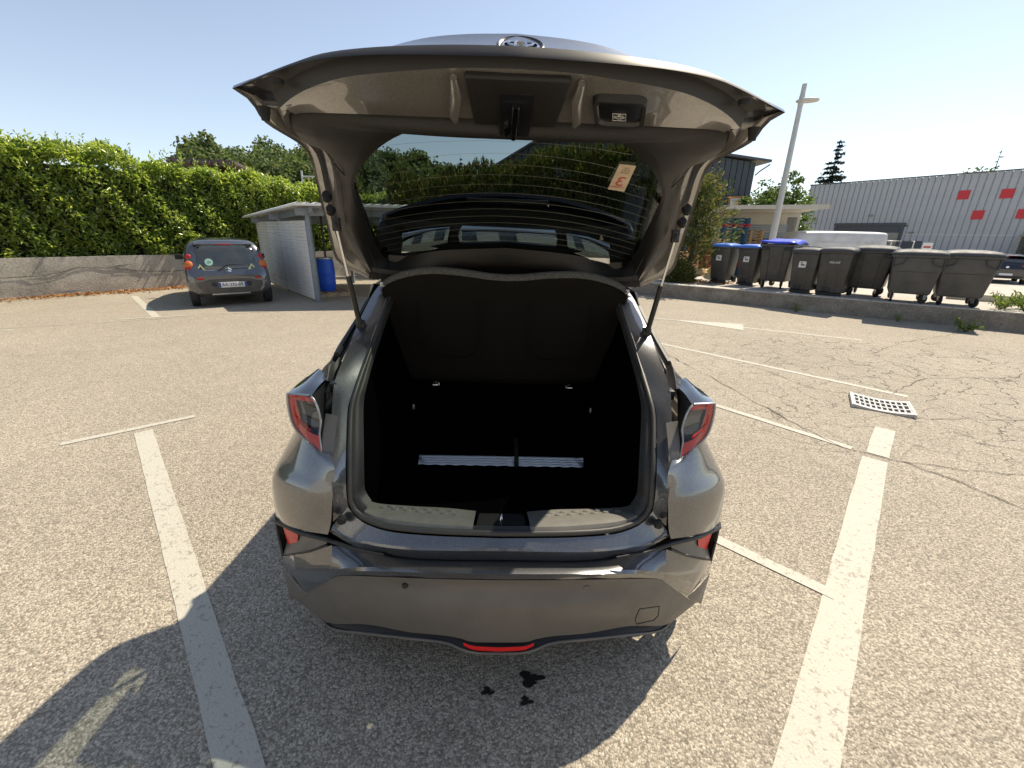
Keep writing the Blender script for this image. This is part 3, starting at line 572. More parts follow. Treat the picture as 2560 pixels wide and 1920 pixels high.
# ================================================================ grey crossover car: measured curves of its left half (x outwards, y forwards from the bumper, z up)
CV = {
  'sill_gap': [[0.554, 0.203, 0.847], [0.548, 0.191, 0.789], [0.518, 0.17, 0.732], [0.47, 0.149, 0.695], [0.383, 0.122, 0.684], [0.219, 0.095, 0.689], [0.001, 0.089, 0.688]],
  'flange_low': [[0.578, 0.164, 0.899], [0.588, 0.167, 0.781], [0.602, 0.173, 0.679], [0.567, 0.158, 0.647], [0.475, 0.125, 0.645], [0.297, 0.086, 0.657], [0.0, 0.068, 0.674]],
  'lip_bottom': [[0.397, 0.086, 0.631], [0.344, 0.074, 0.622], [0.215, 0.056, 0.628], [0.001, 0.05, 0.634]],
  'brow_top': [[0.877, 0.299, 0.593], [0.611, 0.128, 0.656], [0.453, 0.08, 0.655], [0.395, 0.074, 0.646]],
  'brow_bot': [[0.851, 0.278, 0.577], [0.62, 0.143, 0.628], [0.458, 0.092, 0.629], [0.399, 0.086, 0.63]],
  'tri': [[0.899, 0.335, 0.565], [0.878, 0.32, 0.409], [0.626, 0.155, 0.618]],
  'red': [[0.847, 0.311, 0.542], [0.764, 0.251, 0.573], [0.813, 0.284, 0.47], [0.848, 0.311, 0.437]],
  'ledge_back': [[0.604, 0.146, 0.606], [0.512, 0.128, 0.597], [0.411, 0.128, 0.583], [0.358, 0.125, 0.574], [0.224, 0.107, 0.579], [0.002, 0.098, 0.588]],
  'ledge_front': [[0.593, 0.101, 0.544], [0.538, 0.077, 0.571], [0.448, 0.047, 0.597], [0.324, 0.019, 0.617], [0.169, 0.002, 0.631], [0.001, -0.002, 0.633]],
  'black_top': [[0.82, 0.254, 0.236], [0.759, 0.212, 0.311], [0.608, 0.122, 0.482], [0.557, 0.095, 0.521], [0.411, 0.047, 0.565], [0.21, 0.017, 0.587], [0.002, 0.007, 0.593]],
  'corner': [[0.884, 0.305, 0.413], [0.9, 0.317, 0.343], [0.816, 0.251, 0.324], [0.759, 0.212, 0.314]],
  'fold1': [[0.786, 0.224, 0.487], [0.793, 0.23, 0.354]],
  'fold2': [[0.606, 0.116, 0.626], [0.599, 0.113, 0.533]],
  'mid': [[0.82, 0.254, 0.233], [0.6, 0.119, 0.426], [0.511, 0.083, 0.453], [0.379, 0.047, 0.455], [0.214, 0.019, 0.47], [0.005, 0.013, 0.474]],
  'bot': [[0.833, 0.275, 0.207], [0.723, 0.218, 0.178], [0.657, 0.182, 0.195], [0.495, 0.116, 0.267], [0.332, 0.071, 0.284], [0.198, 0.05, 0.293], [0.13, 0.041, 0.287], [0.096, 0.035, 0.278], [0.009, 0.035, 0.276]],
  'lip': [[0.743, 0.251, 0.127], [0.673, 0.209, 0.141], [0.504, 0.131, 0.208], [0.337, 0.083, 0.243], [0.199, 0.056, 0.257], [0.139, 0.041, 0.244], [0.083, 0.035, 0.232], [0.01, 0.035, 0.23]],
  'tab': [[0.899, 0.311, 0.33], [0.9, 0.329, 0.149], [0.841, 0.29, 0.198], [0.778, 0.245, 0.277]],
  'sensor': [[0.329, 0.032, 0.536]],
  'fender': [[0.892, 0.332, 0.759], [0.9, 0.32, 0.614], [0.899, 0.332, 0.567], [0.899, 0.323, 0.403]],
  'fender_up': [[0.702, 0.206, 1.026], [0.812, 0.269, 0.895], [0.889, 0.329, 0.768]],
  'open_up': [[0.554, 0.2, 0.816], [0.571, 0.28, 0.907], [0.599, 0.42, 1.027], [0.596, 0.47, 1.07], [0.599, 0.58, 1.122], [0.596, 0.68, 1.176], [0.585, 0.8, 1.257], [0.577, 0.88, 1.315]],
  'chan_out': [[0.603, 0.17, 0.835], [0.615, 0.24, 0.924], [0.678, 0.42, 1.117], [0.679, 0.5, 1.145], [0.685, 0.68, 1.211], [0.685, 0.82, 1.274], [0.683, 0.9, 1.309]],
  'pillar_out': [[0.775, 0.55, 1.122], [0.742, 0.55, 1.128], [0.745, 0.68, 1.162], [0.741, 0.84, 1.209], [0.741, 1.0, 1.253], [0.744, 1.12, 1.29]],
  'tl_outer': [[0.708, 0.36, 1.102], [0.793, 0.36, 1.102], [0.788, 0.34, 1.048], [0.755, 0.31, 0.978], [0.65, 0.26, 0.912]],
  'tl_inner': [[0.698, 0.34, 1.11], [0.684, 0.33, 1.088], [0.667, 0.32, 1.047], [0.666, 0.31, 1.01], [0.667, 0.29, 0.971], [0.65, 0.26, 0.912]],
  'tl_win': [[0.768, 0.36, 1.078], [0.706, 0.35, 1.086], [0.682, 0.33, 1.021], [0.675, 0.3, 0.965], [0.731, 0.32, 1.02]],
  'tl_top': [[0.809, 0.62, 1.096], [0.777, 0.62, 1.102], [0.735, 0.55, 1.078], [0.712, 0.37, 1.099], [0.799, 0.37, 1.098]],
  'tl_in_edge': [[0.713, 0.5, 1.096], [0.695, 0.46, 1.008], [0.678, 0.4, 0.922], [0.655, 0.34, 0.87], [0.659, 0.28, 0.899]],
  'strutb': [[0.605, 0.78, 1.299]],
  'strutt': [[0.668, 0.66, 1.714]],
  'G_near': [[0.003, 0.26, 1.937], [0.126, 0.258, 1.937], [0.228, 0.252, 1.94], [0.292, 0.254, 1.94]],
  'G_side': [[0.292, 0.254, 1.94], [0.357, 0.294, 1.921], [0.428, 0.356, 1.891], [0.505, 0.451, 1.846], [0.539, 0.529, 1.809], [0.558, 0.65, 1.752], [0.584, 0.852, 1.656], [0.603, 1.006, 1.583]],
  'G_far': [[0.603, 1.006, 1.583], [0.553, 1.077, 1.549], [0.313, 0.981, 1.595], [0.008, 0.93, 1.619]],
  'H_near': [[0.001, 0.2, 1.954], [0.2, 0.2, 1.954], [0.41, 0.2, 1.957], [0.543, 0.22, 1.965], [0.583, 0.23, 1.964]],
  'H_side': [[0.583, 0.23, 1.964], [0.609, 0.24, 1.953], [0.615, 0.26, 1.938], [0.612, 0.33, 1.921], [0.577, 0.42, 1.909], [0.596, 0.55, 1.851], [0.638, 0.68, 1.751], [0.655, 0.76, 1.681], [0.65, 0.92, 1.563], [0.638, 0.97, 1.496]],
  'H_far': [[0.638, 0.97, 1.496], [0.492, 0.99, 1.484], [0.251, 1.0, 1.516], [0.014, 1.0, 1.537]],
  'T1': [[0.005, -0.03, 2.004], [0.138, -0.02, 2.003], [0.35, 0.02, 1.994], [0.455, 0.06, 1.983], [0.531, 0.1, 1.967], [0.585, 0.14, 1.951]],
  'S_near': [[0.006, -0.07, 2.017], [0.215, -0.055, 2.017], [0.331, -0.03, 2.019], [0.427, 0.0, 2.018], [0.508, 0.04, 2.014], [0.683, 0.12, 1.988]],
  'S_side': [[0.683, 0.12, 1.988], [0.664, 0.16, 1.971], [0.678, 0.25, 1.943], [0.658, 0.4, 1.919], [0.662, 0.48, 1.892], [0.706, 0.62, 1.824], [0.735, 0.72, 1.75], [0.77, 0.86, 1.635], [0.783, 0.97, 1.524], [0.671, 1.04, 1.448]],
  'S_far': [[0.671, 1.04, 1.448], [0.51, 1.06, 1.444], [0.261, 1.08, 1.465], [0.017, 1.08, 1.48]],
  'band_top': [[0.006, -0.05, 2.036], [0.219, -0.035, 2.034], [0.308, -0.01, 2.038], [0.374, 0.02, 2.041], [0.46, 0.05, 2.031], [0.605, 0.1, 2.005]],
  'hump': [[0.032, 0.12, 2.116], [0.114, 0.12, 2.11], [0.213, 0.12, 2.1], [0.301, 0.12, 2.084]],
  'spoil_out': [[0.63, 1.06, 1.539], [0.616, 1.06, 1.622], [0.589, 1.06, 1.718], [0.554, 1.06, 1.751], [0.385, 1.06, 1.807], [0.204, 1.06, 1.843], [0.023, 1.06, 1.856]],
  'panel_lt': [[0.098, 0.0, 2.011], [0.109, 0.0, 2.012], [0.134, 0.19, 1.96], [0.102, 0.19, 1.955]],
  'latch': [[0.037, 0.04, 1.996], [0.05, 0.04, 1.995], [0.059, 0.21, 1.942], [0.032, 0.21, 1.941]],
  'handle': [[0.183, 0.06, 2.003], [0.304, 0.06, 2.001], [0.34, 0.18, 1.974], [0.208, 0.18, 1.977]],
  'shelf_top': [[0.015, 0.95, 1.482], [0.201, 0.93, 1.502], [0.349, 0.92, 1.509], [0.479, 0.93, 1.485], [0.573, 0.95, 1.438]],
  'shelf_bot': [[0.004, 1.15, 0.89], [0.353, 1.15, 0.895], [0.595, 1.15, 0.944]],
  'seatbk': [[0.017, 1.2, 0.873], [0.397, 1.2, 0.835]],
  'foil': [[0.416, 0.8, 0.607], [0.414, 0.78, 0.579], [0.45, 0.78, 0.597]],
  'sill_in': [[0.56, 0.3, 0.693], [0.537, 0.33, 0.651], [0.328, 0.33, 0.637], [0.078, 0.3, 0.641], [0.0, 0.3, 0.643]],
  'striker': [[0.003, 0.2, 0.662]],
  'tag': [[0.329, 0.36, 1.94], [0.385, 0.37, 1.931], [0.384, 0.47, 1.866], [0.32, 0.46, 1.881]],
}
CAR = empty('grey_car', (-.035, 1.10, 0), label='dark grey metallic crossover car with its tailgate wide open', cat='car')
CAR.rotation_euler = (0, R(.9), R(1.5))
def paintmat(name, col, flake=.5):
    m, t, b, o = nt(name); v = coords(t)
    vo = node(t, 'TexVoronoi', i_Scale=900.0); lk(t, v, vo.inputs['Vector'])
    sc = node(t, 'SeparateColor'); lk(t, vo.outputs['Color'], sc.inputs[0])
    r = ramp(t, sc.outputs[0], [(.2, tuple(c * .75 for c in col)), (.8, col), (1, tuple(min(1, c * 1.7) for c in col))]); lk(t, r.outputs[0], b.inputs['Base Color'])
    b.inputs['Metallic'].default_value = .78; b.inputs['Roughness'].default_value = .32; b.inputs['Coat Weight'].default_value = 1.0; b.inputs['Coat Roughness'].default_value = .015; b.inputs['Coat IOR'].default_value = 1.75
    bp = node(t, 'Bump', i_Strength=.06, i_Distance=.001); lk(t, sc.outputs[1], bp.inputs['Height']); lk(t, bp.outputs[0], b.inputs['Normal'])
    return m
M['paint'] = paintmat('grey_metallic', (.14, .143, .15))
M['paint_ground_lit'] = paintmat('grey_paint_ground_glow', (.285, .268, .245)); M['paint_ground_lit'].node_tree.nodes['Principled BSDF'].inputs['Metallic'].default_value = .4  # body paint lightened and browned, ground reflection put into its colour
M['clad'] = simple('grey_cladding', (.118, .109, .098), .42, var=.10, vscale=5, bump=.12, bscale=420, spec=.55)
M['seal'] = simple('seal_rubber', (.045, .043, .040), .5)
M['hem'] = simple('hem_dark', (.022, .020, .019), .5)  # tailgate recess kept darker than the panel beside it
M['trim'] = simple('cabin_trim', (.013, .012, .011), .5, bump=.2, bscale=350)
M['gloss_black'] = simple('gloss_black', (.006, .006, .008), .04, spec=.6, coat=1)
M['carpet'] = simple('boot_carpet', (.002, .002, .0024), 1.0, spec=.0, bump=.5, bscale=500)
M['sillplate'] = simple('sill_plate', (.14, .135, .12), .6, var=.15, vscale=20, bump=.2, bscale=260)
M['felt'] = simple('grey_felt', (.10, .098, .09), .95, spec=.1, var=.4, vscale=140, bump=.6, bscale=420)
M['shelf'] = simple('shelf_board', (.011, .0098, .0085), .92, spec=.15, bump=.3, bscale=300)
def redlens(name, col, mixf=.5, rough=.05):
    m, t, b, o = nt(name); b.inputs['Base Color'].default_value = (*col, 1); b.inputs['Roughness'].default_value = .25; b.inputs['Specular IOR Level'].default_value = .15; b.inputs['Coat Weight'].default_value = .08; b.inputs['Coat Roughness'].default_value = .02
    v = coords(t, 240.0); ck_ = node(t, 'TexChecker', i_Scale=1.0); lk(t, v, ck_.inputs[0]); bp = node(t, 'Bump', i_Strength=.05, i_Distance=.001); lk(t, ck_.outputs['Fac'], bp.inputs['Height']); lk(t, bp.outputs[0], b.inputs['Normal'])
    return m
M['redlens'] = redlens('red_lens', (.60, .008, .012)); M['redpale'] = redlens('pale_red_lens', (.62, .09, .075))
M['clearlens'] = glass('clear_lens', (.82, .82, .82)); M['tailglass'] = glass('rear_glass', (.31, .355, .34))
M['window'] = glass('side_glass', (.16, .18, .18))
def both(fn):
    for s in (1, -1): fn(s)
def mx_(pts, s): return [(p[0] * s, p[1], p[2]) for p in pts]
c_ = CV
# ---------------- rear bumper (painted upper), full width
flange_bottom = [(.601, .172, .679), (.567, .158, .647), (.475, .124, .646), (.297, .085, .657), (0, .068, .672)]
gap_bottom = [(.553, .197, .735), (.518, .176, .705), (.470, .155, .690), (.383, .128, .684), (.219, .104, .689), (0, .098, .688)]
grid('sill_flange', [gap_bottom, flange_bottom], 24, 3, M['paint'], CAR, half=True, lin=True)
lipr = [(.611, .158, .657), (.52, .150, .600), (.411, .128, .594), (.354, .112, .591), (.221, .09, .602), (0, .082, .610)]
grid('upper_bumper', [flange_bottom, [(.606, .164, .668), (.563, .149, .640), (.474, .120, .636), (.297, .080, .650), (0, .063, .664)], lipr], 26, 3, M['paint'], CAR, half=True, smooth=30)
grid('bumper_recess', [[(p[0], p[1] + .001, p[2] - .001) for p in lipr[1:]], [(.52, .175, .590), (.40, .155, .585), (.344, .145, .582), (.215, .13, .592), (0, .122, .600)]], 20, 2, M['paint'], CAR, half=True, lin=True)
black_t = [(.822, .262, .225), (.760, .214, .311), (.68, .168, .40), (.612, .130, .474), (.564, .110, .506), (.416, .060, .552), (.213, .032, .572), (0, .026, .575)]
grid('bumper_ledge', [[(.606, .152, .600), (.512, .165, .592), (.412, .150, .585), (.358, .142, .582), (.224, .127, .592), (0, .119, .600)], [(.604, .130, .570), (.53, .120, .580), (.44, .100, .586), (.33, .085, .593), (.18, .070, .603), (0, .066, .608)],
     [(.601, .118, .530), (.546, .096, .554), (.455, .066, .579), (.33, .040, .599), (.172, .024, .611), (0, .020, .614)], [(.606, .1235, .510), (.553, .100, .537), (.445, .064, .566), (.33, .0425, .585), (.175, .026, .597), (0, .022, .600)], [(.612, .130, .476), (.564, .110, .508), (.416, .061, .554), (.31, .046, .565), (.213, .033, .574), (0, .027, .577)]], 26, 2, M['paint'], CAR, half=True, smooth=28)
# painted corner below the reflectors: facets
def corner(s):
    cols = [[(.606, .150, .606), (.601, .118, .530), (.612, .130, .475)], [(.620, .150, .600), (.614, .122, .524), (.624, .136, .462)],
            [(.784, .221, .497), (.788, .219, .425), (.756, .212, .318)], [(.796, .229, .487), (.800, .227, .418), (.770, .220, .318)],
            [(.884, .306, .415), (.894, .314, .375), (.888, .312, .338)], [(.900, .345, .405), (.904, .355, .37), (.902, .352, .335)], [(.902, .42, .40), (.905, .42, .365), (.903, .42, .33)]]
    V = []; F = []
    for c in cols:
        for f in np.linspace(0, 2, 9):
            i = min(1, int(f)); q = np.array(c[i]) * (1 - (f - i)) + np.array(c[i + 1]) * (f - i); V.append((q[0] * s, q[1], q[2]))
    for i in range(len(cols) - 1):
        for j in range(8):
            q = (i * 9 + j, (i + 1) * 9 + j, (i + 1) * 9 + j + 1, i * 9 + j + 1); F.append(q if s > 0 else q[::-1])
    mesh('bumper_corner', V, F, M['paint'], CAR, 40)
both(corner)
# black lower bumper
mid_ = [(.822, .262, .232), (.70, .180, .345), (.603, .125, .419), (.514, .090, .446), (.380, .050, .452), (.215, .024, .466), (0, .016, .471)]
mid0 = [(.822, .262, .230), (.735, .202, .33), (.64, .148, .425), (.575, .118, .468), (.44, .072, .508), (.22, .042, .523), (0, .036, .528)]
bot_ = [(.833, .275, .207), (.723, .218, .178), (.657, .182, .195), (.495, .116, .267), (.332, .071, .284), (.198, .050, .293), (.13, .041, .287), (.096, .036, .279), (0, .036, .277)]
q1 = [(.828, .268, .220), (.71, .19, .27), (.61, .135, .335), (.505, .09, .375), (.36, .05, .385), (.20, .026, .395), (0, .02, .395)]
grid('lower_bumper', [black_t, mid0, mid_, q1, bot_], 34, 4, M['clad'], CAR, half=True, smooth=50)
lip_ = [(.760, .28, .130), (.673, .209, .141), (.504, .131, .208), (.337, .083, .243), (.199, .056, .257), (.139, .041, .244), (.083, .035, .232), (0, .035, .230)]
grid('bumper_lip', [[(p[0], p[1] + .02, p[2] + .004) for p in bot_], [(p[0], p[1] + .03, p[2] + .020) for p in lip_], lip_, [(p[0] * .98, p[1] + .10, p[2] - .01) for p in lip_]], 30, 2, M['black'], CAR, half=True, lin=True)
ed = MB(); L_ = cr(lip_, 24); L_ = np.vstack([L_, (L_ * [-1, 1, 1])[::-1][1:]]); ed.tube([tuple(p + [0, -.003, 0]) for p in L_], .006, 6); ed.build('lip_edge', M['clad'], CAR, 60)
# fog lamp in the lip
grid('fog_lamp', [[(.128, .030, .284), (.09, .026, .272), (0, .024, .268)], [(.125, .028, .270), (.088, .022, .258), (0, .020, .254)], [(.11, .036, .258), (.08, .034, .246), (0, .033, .243)]], 12, 2, M['redlens'], CAR, half=True)
# tow hook cover and sensors
gp = MB(); fr_ = [(.505, .070, .445), (.595, .108, .418), (.604, .120, .360), (.59, .118, .338), (.512, .088, .352), (.500, .080, .385)]
gp.tube([(p[0], p[1] - .010, p[2] - .030) for p in fr_ + fr_[:1]], .0022, 5); gp.build('tow_hook_cover', M['black'], CAR)
for x, s in ((-.329, 1), (.30, 1)):
    e = MB(); e.lathe([(0, -.004), (.0095, -.004), (.011, 0), (.011, .01)], 16, axis='Y'); q = e.build('parking_sensor', M['black'] if x < 0 else M['clad'], CAR, 40); q.location = (x, .050, .523)
# ---------------- reflector pods
def pod(s):
    outer = [(.895, .325, .588), (.905, .345, .50), (.878, .318, .405)]
    tri_ = [(.880, .300, .585), (.74, .195, .628), (.618, .142, .640), (.50, .094, .630)]
    low_ = [(.882, .312, .420), (.80, .236, .492), (.70, .178, .560), (.618, .140, .622)]
    mid1 = [(.868, .345, .50), (.79, .270, .545), (.70, .20, .595), (.622, .150, .630)]
    grid('reflector_housing', [mx_([(p[0], p[1] + .004, p[2]) for p in tri_[:3]], s), mx_(mid1, s), mx_(low_, s)], 16, 4, M['clad'], CAR, lin=False, flip=(s < 0))
    # dark brow strip running to the centre
    b = MB(); b.tube(mx_([(.905, .345, .575), (.880, .298, .590), (.74, .190, .628), (.612, .128, .648), (.50, .088, .642), (.40, .074, .634)], s), [.007, .008, .008, .007, .006, .003], 8)
    b.tube(mx_([(.905, .345, .575), (.907, .345, .50), (.884, .312, .41)], s), [.007, .007, .006], 8); b.build('brow_strip', M['black'], CAR, 60)
    b = MB(); b.tube(mx_([(.884, .314, .416), (.80, .236, .486), (.70, .176, .555), (.618, .138, .614)], s), .004, 6); b.build('pod_edge', M['black'], CAR, 60)
    grid('reflector', [mx_([(.866, .312, .568), (.768, .243, .590)], s), mx_([(.864, .318, .50), (.790, .258, .52)], s), mx_([(.856, .312, .438), (.816, .268, .458)], s)], 8, 4, M['redlens'], CAR, flip=(s < 0))
both(pod)
# ---------------- rear wing, running on along the flank to the front
def arch(o):
    bm = bmesh.new(); bm.from_mesh(o.data); bmesh.ops.delete(bm, geom=[f for f in bm.faces if min(math.hypot(f.calc_center_median().y - yw, f.calc_center_median().z - .335) for yw in (.80, 3.44)) < .362], context='FACES'); bm.to_mesh(o.data); bm.free()
def flank(s):
    rows = [
     [(.611, .140, .660), (.74, .194, .636), (.86, .285, .602), (.897, .36, .590), (.90, .55, .60), (.90, .95, .62), (.885, 1.6, .60), (.88, 2.4, .60), (.885, 3.1, .60), (.90, 3.6, .62), (.86, 4.05, .60), (.70, 4.30, .58)],
     [(.600, .150, .70), (.72, .188, .695), (.84, .262, .675), (.892, .345, .665), (.897, .55, .68), (.897, .95, .70), (.87, 1.6, .69), (.862, 2.4, .69), (.868, 3.1, .69), (.892, 3.6, .70), (.86, 4.05, .68), (.70, 4.30, .66)],
     [(.589, .160, .785), (.70, .190, .795), (.82, .262, .785), (.889, .350, .770), (.892, .55, .79), (.888, .95, .81), (.86, 1.6, .80), (.852, 2.4, .79), (.858, 3.1, .79), (.88, 3.6, .80), (.84, 4.05, .77), (.66, 4.28, .73)],
     [(.584, .172, .84), (.68, .215, .855), (.785, .285, .85), (.856, .375, .84), (.868, .55, .86), (.862, .95, .88), (.845, 1.6, .88), (.836, 2.4, .87), (.842, 3.1, .86), (.862, 3.6, .86), (.82, 4.0, .83), (.62, 4.24, .78)],
     [(.579, .185, .898), (.655, .245, .912), (.745, .305, .935), (.80, .40, .945), (.82, .55, .955), (.82, .95, .965), (.81, 1.6, .97), (.802, 2.4, .96), (.80, 3.1, .93), (.82, 3.6, .91), (.78, 3.95, .87), (.58, 4.2, .82)],
     [(.612, .24, .926), (.66, .265, .925), (.75, .33, .985), (.78, .45, 1.04), (.79, .60, 1.06), (.78, .95, 1.07), (.77, 1.6, 1.06), (.765, 2.4, 1.03), (.75, 3.1, .98), (.74, 3.6, .94), (.70, 3.9, .90), (.52, 4.15, .84)]]
    arch(grid('rear_wing', [mx_(r, s) for r in rows], 150, 5, M['paint'], CAR, smooth=35, flip=(s < 0)))
    rows = [[(.895, .335, .60), (.90, .55, .60), (.90, .95, .62), (.885, 1.6, .60), (.88, 2.4, .60), (.885, 3.1, .60), (.90, 3.6, .62), (.86, 4.05, .60)],
            [(.900, .325, .42), (.905, .55, .42), (.905, .95, .42), (.88, 1.6, .40), (.875, 2.4, .40), (.88, 3.1, .40), (.905, 3.6, .42), (.86, 4.1, .42)],
            [(.900, .330, .33), (.905, .50, .30), (.90, .95, .25), (.87, 1.6, .25), (.865, 2.4, .25), (.87, 3.1, .25), (.90, 3.6, .28), (.84, 4.1, .30)]]
    arch(grid('side_cladding', [mx_(r, s) for r in rows], 150, 8, M['clad'], CAR, smooth=40, flip=(s < 0)))
    for yw in (.80, 3.44): MB().tube([(.893 * s, yw + .375 * math.cos(a), .335 + .375 * math.sin(a)) for a in np.linspace(-.42, math.pi + .42, 30)], .028, 6).build('wheel_arch', M['clad'], CAR, 60)
    grid('cladding_tab', [mx_([(.758, .212, .316), (.82, .252, .325), (.90, .318, .340)], s), mx_([(.79, .236, .272), (.85, .275, .25), (.904, .33, .25)], s), mx_([(.825, .268, .215), (.862, .298, .196), (.900, .330, .150)], s)], 8, 3, M['clad'], CAR, flip=(s < 0))
both(flank)
# ---------------- wheels
def wheel(x, y, s, r=.335, w=.215):
    t = empty('wheel', (x, y, r)); t.parent = CAR
    m = MB(); m.lathe([(r * .64, -w * .46), (r * .9, -w * .5), (r * .985, -w * .38), (r, 0), (r * .985, w * .38), (r * .9, w * .5), (r * .64, w * .46)], 40, axis='X'); m.build('tyre', M['rubber'], t, 50)
    m = MB(); m.lathe([(r * .64, w * .44 * s), (r * .60, w * .40 * s), (r * .58, w * .1 * s), (.05, w * .30 * s), (0, w * .32 * s)], 30, axis='X')
    for k in range(5):
        a = k * 1.2566; m.box((w * .36 * s, math.cos(a) * r * .36, math.sin(a) * r * .36), (.025, .05, .05))
    m.build('rim', M['steel'], t, 40)
for y in (.80, 3.44):
    for s in (1, -1): wheel(.775 * s, y, s)
u = MB(); u.box((0, 2.2, .36), (1.30, 4.0, .22)); u.box((0, .55, .34), (1.2, .5, .20)); u.build('underbody', M['black'], CAR)
# ---------------- greenhouse, roof, bonnet
rows = [[(.745, 1.12, 1.18), (.74, 1.6, 1.12), (.755, 2.4, 1.04), (.74, 3.0, .985)], [(.725, 1.12, 1.29), (.70, 1.6, 1.30), (.70, 2.2, 1.26), (.72, 2.75, 1.08)], [(.66, 1.12, 1.42), (.61, 1.6, 1.46), (.59, 2.0, 1.44), (.63, 2.4, 1.24)]]
both(lambda s: grid('side_window', [mx_(r, s) for r in rows], 20, 3, M['window'], CAR, flip=(s < 0)))
roof = [[(.655, 1.12, 1.425), (.58, 1.12, 1.475), (.3, 1.11, 1.495), (0, 1.11, 1.50)], [(.61, 1.6, 1.465), (.54, 1.6, 1.525), (.3, 1.6, 1.548), (0, 1.6, 1.555)], [(.585, 2.05, 1.445), (.52, 2.05, 1.49), (.3, 2.0, 1.525), (0, 2.0, 1.535)]]
grid('roof', roof, 16, 4, M['paint'], CAR, half=True)
grid('windscreen', [roof[2], [(.66, 2.55, 1.22), (.5, 2.42, 1.29), (.3, 2.38, 1.31), (0, 2.36, 1.32)], [(.72, 3.0, .98), (.6, 2.90, 1.01), (.3, 2.86, 1.03), (0, 2.85, 1.035)]], 16, 4, M['window'], CAR, half=True)
grid('bonnet', [[(.74, 2.95, .985), (.6, 2.88, 1.005), (.3, 2.85, 1.025), (0, 2.84, 1.03)], [(.74, 3.5, .94), (.6, 3.5, .965), (.3, 3.5, .98), (0, 3.5, .985)], [(.56, 4.15, .84), (.5, 4.2, .84), (.3, 4.27, .83), (0, 4.3, .83)], [(.70, 4.28, .60), (.5, 4.33, .60), (.3, 4.36, .60), (0, 4.36, .60)], [(.7, 4.25, .3), (.5, 4.32, .28), (.3, 4.35, .26), (0, 4.36, .25)]], 16, 4, M['paint'], CAR, half=True)
both(lambda s: MB().box((.93 * s, 2.55, 1.03), (.20, .10, .14), taper=.8).build('mirror', M['paint'], CAR, 40, .03))
# ---------------- D-pillar and gutter round the opening
def pillar(s):
    op = [(.553, .197, .735), (.556, .205, .80), (.567, .262, .895), (.597, .40, 1.015), (.597, .47, 1.07), (.599, .58, 1.122), (.596, .68, 1.176), (.585, .80, 1.257), (.576, .88, 1.315), (.565, 1.0, 1.39), (.54, 1.1, 1.45)]
    ch = [(.601, .172, .69), (.589, .165, .785), (.590, .18, .86), (.628, .30, .96), (.655, .42, 1.06), (.668, .5, 1.115), (.672, .68, 1.195), (.672, .82, 1.262), (.668, .92, 1.312), (.645, 1.04, 1.39), (.60, 1.12, 1.45)]
    md = [tuple((np.array(a) + np.array(b)) / 2 + [0, -.003, 0]) for a, b in zip(op, ch)]
    grid('opening_flange', [mx_(op, s), mx_(md, s), mx_(ch, s)], 50, 3, M['paint'], CAR, flip=(s > 0))
    po = [(.700, .5, 1.105), (.725, .60, 1.135), (.738, .72, 1.172), (.738, .88, 1.218), (.735, 1.02, 1.262), (.725, 1.12, 1.30), (.675, 1.14, 1.415)]
    pin = [(.672, .52, 1.112), (.680, .60, 1.150), (.676, .70, 1.195), (.674, .84, 1.262), (.668, .95, 1.315), (.655, 1.04, 1.37), (.63, 1.13, 1.43)]
    dip = [tuple((np.array(a) + np.array(b)) / 2 + [0, .035, -.02]) for a, b in zip(po, pin)]
    grid('gutter', [mx_(pin, s), mx_(dip, s), mx_(po, s)], 30, 3, M['black'], CAR, flip=(s > 0))
    grid('pillar_panel', [mx_(po, s), mx_([(p[0] + .012, p[1] + .02, p[2] - .005) for p in po], s), mx_([(.775, .56, 1.08), (.785, .66, 1.10), (.78, .80, 1.13), (.77, .95, 1.16), (.755, 1.1, 1.19), (.745, 1.15, 1.20), (.70, 1.16, 1.40)], s)], 24, 3, M['paint'], CAR, flip=(s > 0))
    # trim strip on the pillar
    st = MB(); st.tube(mx_([(.716, .66, 1.168), (.714, .82, 1.218), (.705, .96, 1.275), (.69, 1.08, 1.34)], s), .013, 6); st.build('gutter_strip', M['black'], CAR, 50)
    # black plastic panel and cover beside the tail lamp
    grid('channel_cover', [mx_([(.600, .235, .905), (.607, .28, .955), (.612, .345, 1.025)], s), mx_([(.640, .245, .90), (.655, .29, .955), (.660, .355, 1.03)], s)], 8, 3, M['clad'], CAR, flip=(s > 0))
    pl = MB(); pl.lathe([(0, -.008), (.012, -.008), (.014, -.003), (.017, 0), (.017, .012)], 18, axis='Y'); q = pl.build('rubber_plug', M['rubber'], CAR, 40); q.location = (.562 * s, .150, .712)
    # rubber seal round the opening
    sl = MB(); seal = [(.0, .108, .700), (.219, .114, .701), (.383, .139, .696), (.470, .166, .702), (.518, .187, .717), (.545, .207, .746), (.546, .215, .80), (.557, .272, .895), (.587, .41, 1.015), (.587, .48, 1.07), (.589, .59, 1.122), (.586, .69, 1.176), (.575, .81, 1.257), (.566, .89, 1.315), (.555, 1.01, 1.39), (.50, 1.13, 1.46), (.3, 1.12, 1.475), (0, 1.12, 1.48)]
    sl.tube(mx_([tuple(p) for p in cr(seal, 60)], s), .0105, 7, False); sl.build('weather_seal', M['seal'], CAR, 60)
both(pillar)
